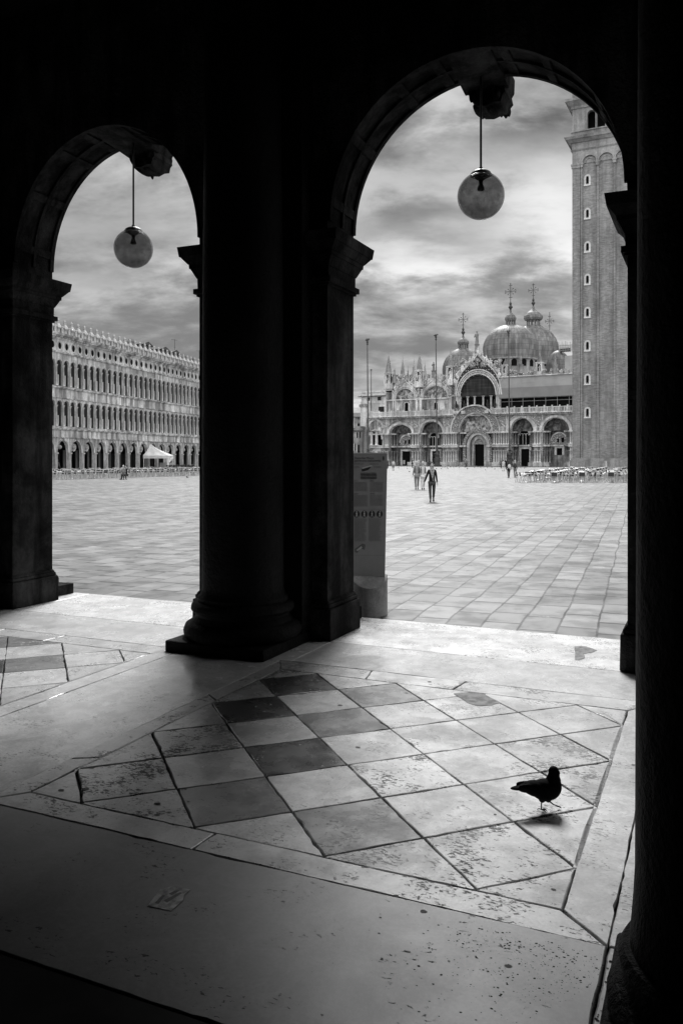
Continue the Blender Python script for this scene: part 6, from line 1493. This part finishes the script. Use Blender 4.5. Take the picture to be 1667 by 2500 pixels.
    if scarf:
        m = mb('cloth_scarf'); m.lathe([(.085 * s, (nkz - .09) * s), (.115 * s, (nkz - .05) * s), (.10 * s, (nkz + .01) * s), (.07 * s, (nkz + .03) * s)], 14)
        m.tube([V(-.05, -.12, nkz - .06), V(-.015, -.155, nkz - .22), V(.03, -.145, nkz - .42), V(.05, -.13, nkz - .56)], .052 * s, 8, .012 * s); m.tube([V(.07, -.11, nkz - .06), V(.05, -.15, nkz - .2), V(.06, -.14, nkz - .36)], .05 * s, 8, .02 * s); m.build('scarf', r, smooth=True)
    return r
def at(x, y, **k): p = ground(x, y); return (p.x, p.y, 0)
person(at(1054, 1225), R(-6), 1.70, 'woman in black jacket and dark jeans with a patterned scarf, walking towards the arcade', 'cloth_black', 'cloth_denim', 'hair_dark', stride=.20, hair_len=.05, arms=(.12, -.06), scarf=True, hands=True)
person(at(1017, 1195), R(-4), 1.70, 'grey-haired walker in grey shirt and dark trousers wearing a backpack, left of the pair', 'cloth_mid', 'cloth_grey', 'hair_grey', stride=.12, arms=(.03, -.03), pack='cloth_black', hands=True)
person(at(1032, 1195), R(-2), 1.68, 'walker in pale top and light trousers with backpack straps, nearest the woman in black', 'cloth_light', 'cloth_light', 'hair_grey', stride=.12, arms=(.03, -.04), pack='cloth_grey', hands=True)
person(at(959.5, 1149), R(160), 1.62, 'small person in white top and dark shorts right of the information sign', 'cloth_light', 'skin', 'hair_dark', stride=.08, skirt='cloth_grey')
person(at(1006, 1142), R(90), 1.78, 'person dressed all in black standing before the leftmost doorway', 'cloth_black', 'cloth_black', 'hair_dark', stride=.06, fold=.1)
person(at(1021, 1139.5), R(170), 1.75, 'pale-dressed person with dark hair behind the backpack pair', 'cloth_light', 'cloth_light', 'hair_dark', stride=.05, arms=(.03, -.03))
person(at(1135, 1141), R(60), 1.62, 'stooping person in grey left of the great central door', 'cloth_mid', 'cloth_grey', 'hair_grey', stride=.1, lean=.25)
person(at(1138.5, 1140.6), R(-80), 1.70, 'person in mid-grey standing close behind the stooping one', 'cloth_grey', 'cloth_denim', 'hair_grey', stride=.1, lean=.1)
person(at(1117, 1138.6), R(0), 1.6, 'grey figure beside the barrier left of the central door', 'cloth_mid', 'cloth_mid', 'hair_grey', stride=.05)
person(at(1222.5, 1143.5), R(0), 1.75, 'dark-clothed person half hidden behind one in white, right of the centre', 'cloth_grey', 'cloth_denim', 'hair_dark', stride=.06)
person(at(1227.5, 1150), R(150), 1.62, 'person in white shirt and pale trousers walking away, right of the centre', 'cloth_light', 'cloth_light', 'hair_dark', stride=.22, arms=(.08, -.08))
person(at(1234.5, 1144.5), R(0), 1.85, 'tall person in black with folded arms right of the one in white', 'cloth_black', 'cloth_black', 'hair_dark', stride=.04, fold=-.1)
person(at(1241, 1167), R(185), 1.62, 'dark-haired person with a white backpack seen from behind', 'cloth_black', 'cloth_black', 'hair_dark', stride=.08, arms=(.04, -.06), pack='cloth_light', hair_len=.1)
person(at(1256.5, 1165.5), R(175), 1.68, 'person in grey hooded top and dark backpack walking away beside the white backpack', 'cloth_grey', 'cloth_grey', 'hair_grey', stride=.15, arms=(.04, -.08), pack='cloth_denim', hair_len=.05)
person(at(1411, 1141.5), R(60), 1.75, 'person in dark clothes walking past the foot of the bell tower', 'cloth_black', 'cloth_denim', 'hair_grey', stride=.2, arms=(.08, -.08))
person(at(302, 1171), R(30), 1.65, 'person in dark coat sitting among the cafe chairs before the long building', 'cloth_grey', 'cloth_denim', 'hair_grey', sit=True, fold=-.2)
person(at(309, 1170.5), R(-60), 1.65, 'second seated person facing the first among the cafe chairs', 'cloth_black', 'cloth_denim', 'hair_dark', sit=True, fold=-.2)
pw = VF.world(VF.sx(167), 1.5); person((pw.x, pw.y, 0), R(40), 1.72, 'person in dark clothes standing in the shade of the long building arcade', 'cloth_grey', 'cloth_black', 'hair_dark', stride=.05)

# ================================================================== pigeons scattered over the square
pm = pigeon_mesh('far_pigeon', 0.012); pm.materials.clear(); pm.materials.append(MATS['feather_grey'])
pg = None; q = random.Random(3)
spots = [(973, 1144), (994, 1145), (1000, 1153), (1077, 1146), (1080, 1142), (1085, 1143), (1092, 1143), (1100, 1141.5), (1106, 1142), (1112, 1141), (1120, 1143), (1150, 1141), (1158, 1143), (1166, 1141.5), (1174, 1142), (1180, 1141), (1190, 1143), (1199, 1141.8), (1207, 1147),
         (1213, 1139.5), (1217, 1140), (1270, 1143), (1280, 1144), (1278, 1136.5), (1301, 1136.5), (1314, 1139.5), (1330, 1139), (1348, 1138.5), (1366, 1137), (1376, 1139), (1093, 1146), (1283, 1142.5), (458, 1168), (1046, 1239 - 90), (1065, 1146), (1140, 1146), (1184, 1149)]
for i, (x, y) in enumerate(spots):
    p = ground(x, y); o = bpy.data.objects.new('pigeon', pm); COL.objects.link(o); o.location = (p.x, p.y, 0.005); o.rotation_euler = (0, q.choice([0, 0.5]), q.uniform(0, 6.28)); o.scale = (1.15, 1.15, 1.15)
    reg = [(1000, 'left of the pair of backpackers'), (1062, 'between the backpackers and the woman'), (1095, 'near the second flagpole base'), (1130, 'between the second flagpole and the great door'), (1160, 'below the left side of the great door'), (1196, 'below the right side of the great door'), (1225, 'near the two standing figures in white and black'), (1290, 'right of the couple walking away'), (1335, 'behind the first cafe tables'), (1400, 'behind the cafe tables near the bell tower')]
    tag(o, 'small grey pigeon on the paving ' + next(t for e_, t in reg if x < e_) if x != 458 else 'lone grey pigeon on the paving in front of the left-hand cafe chairs', 'pigeon', 'pigeons on the square')
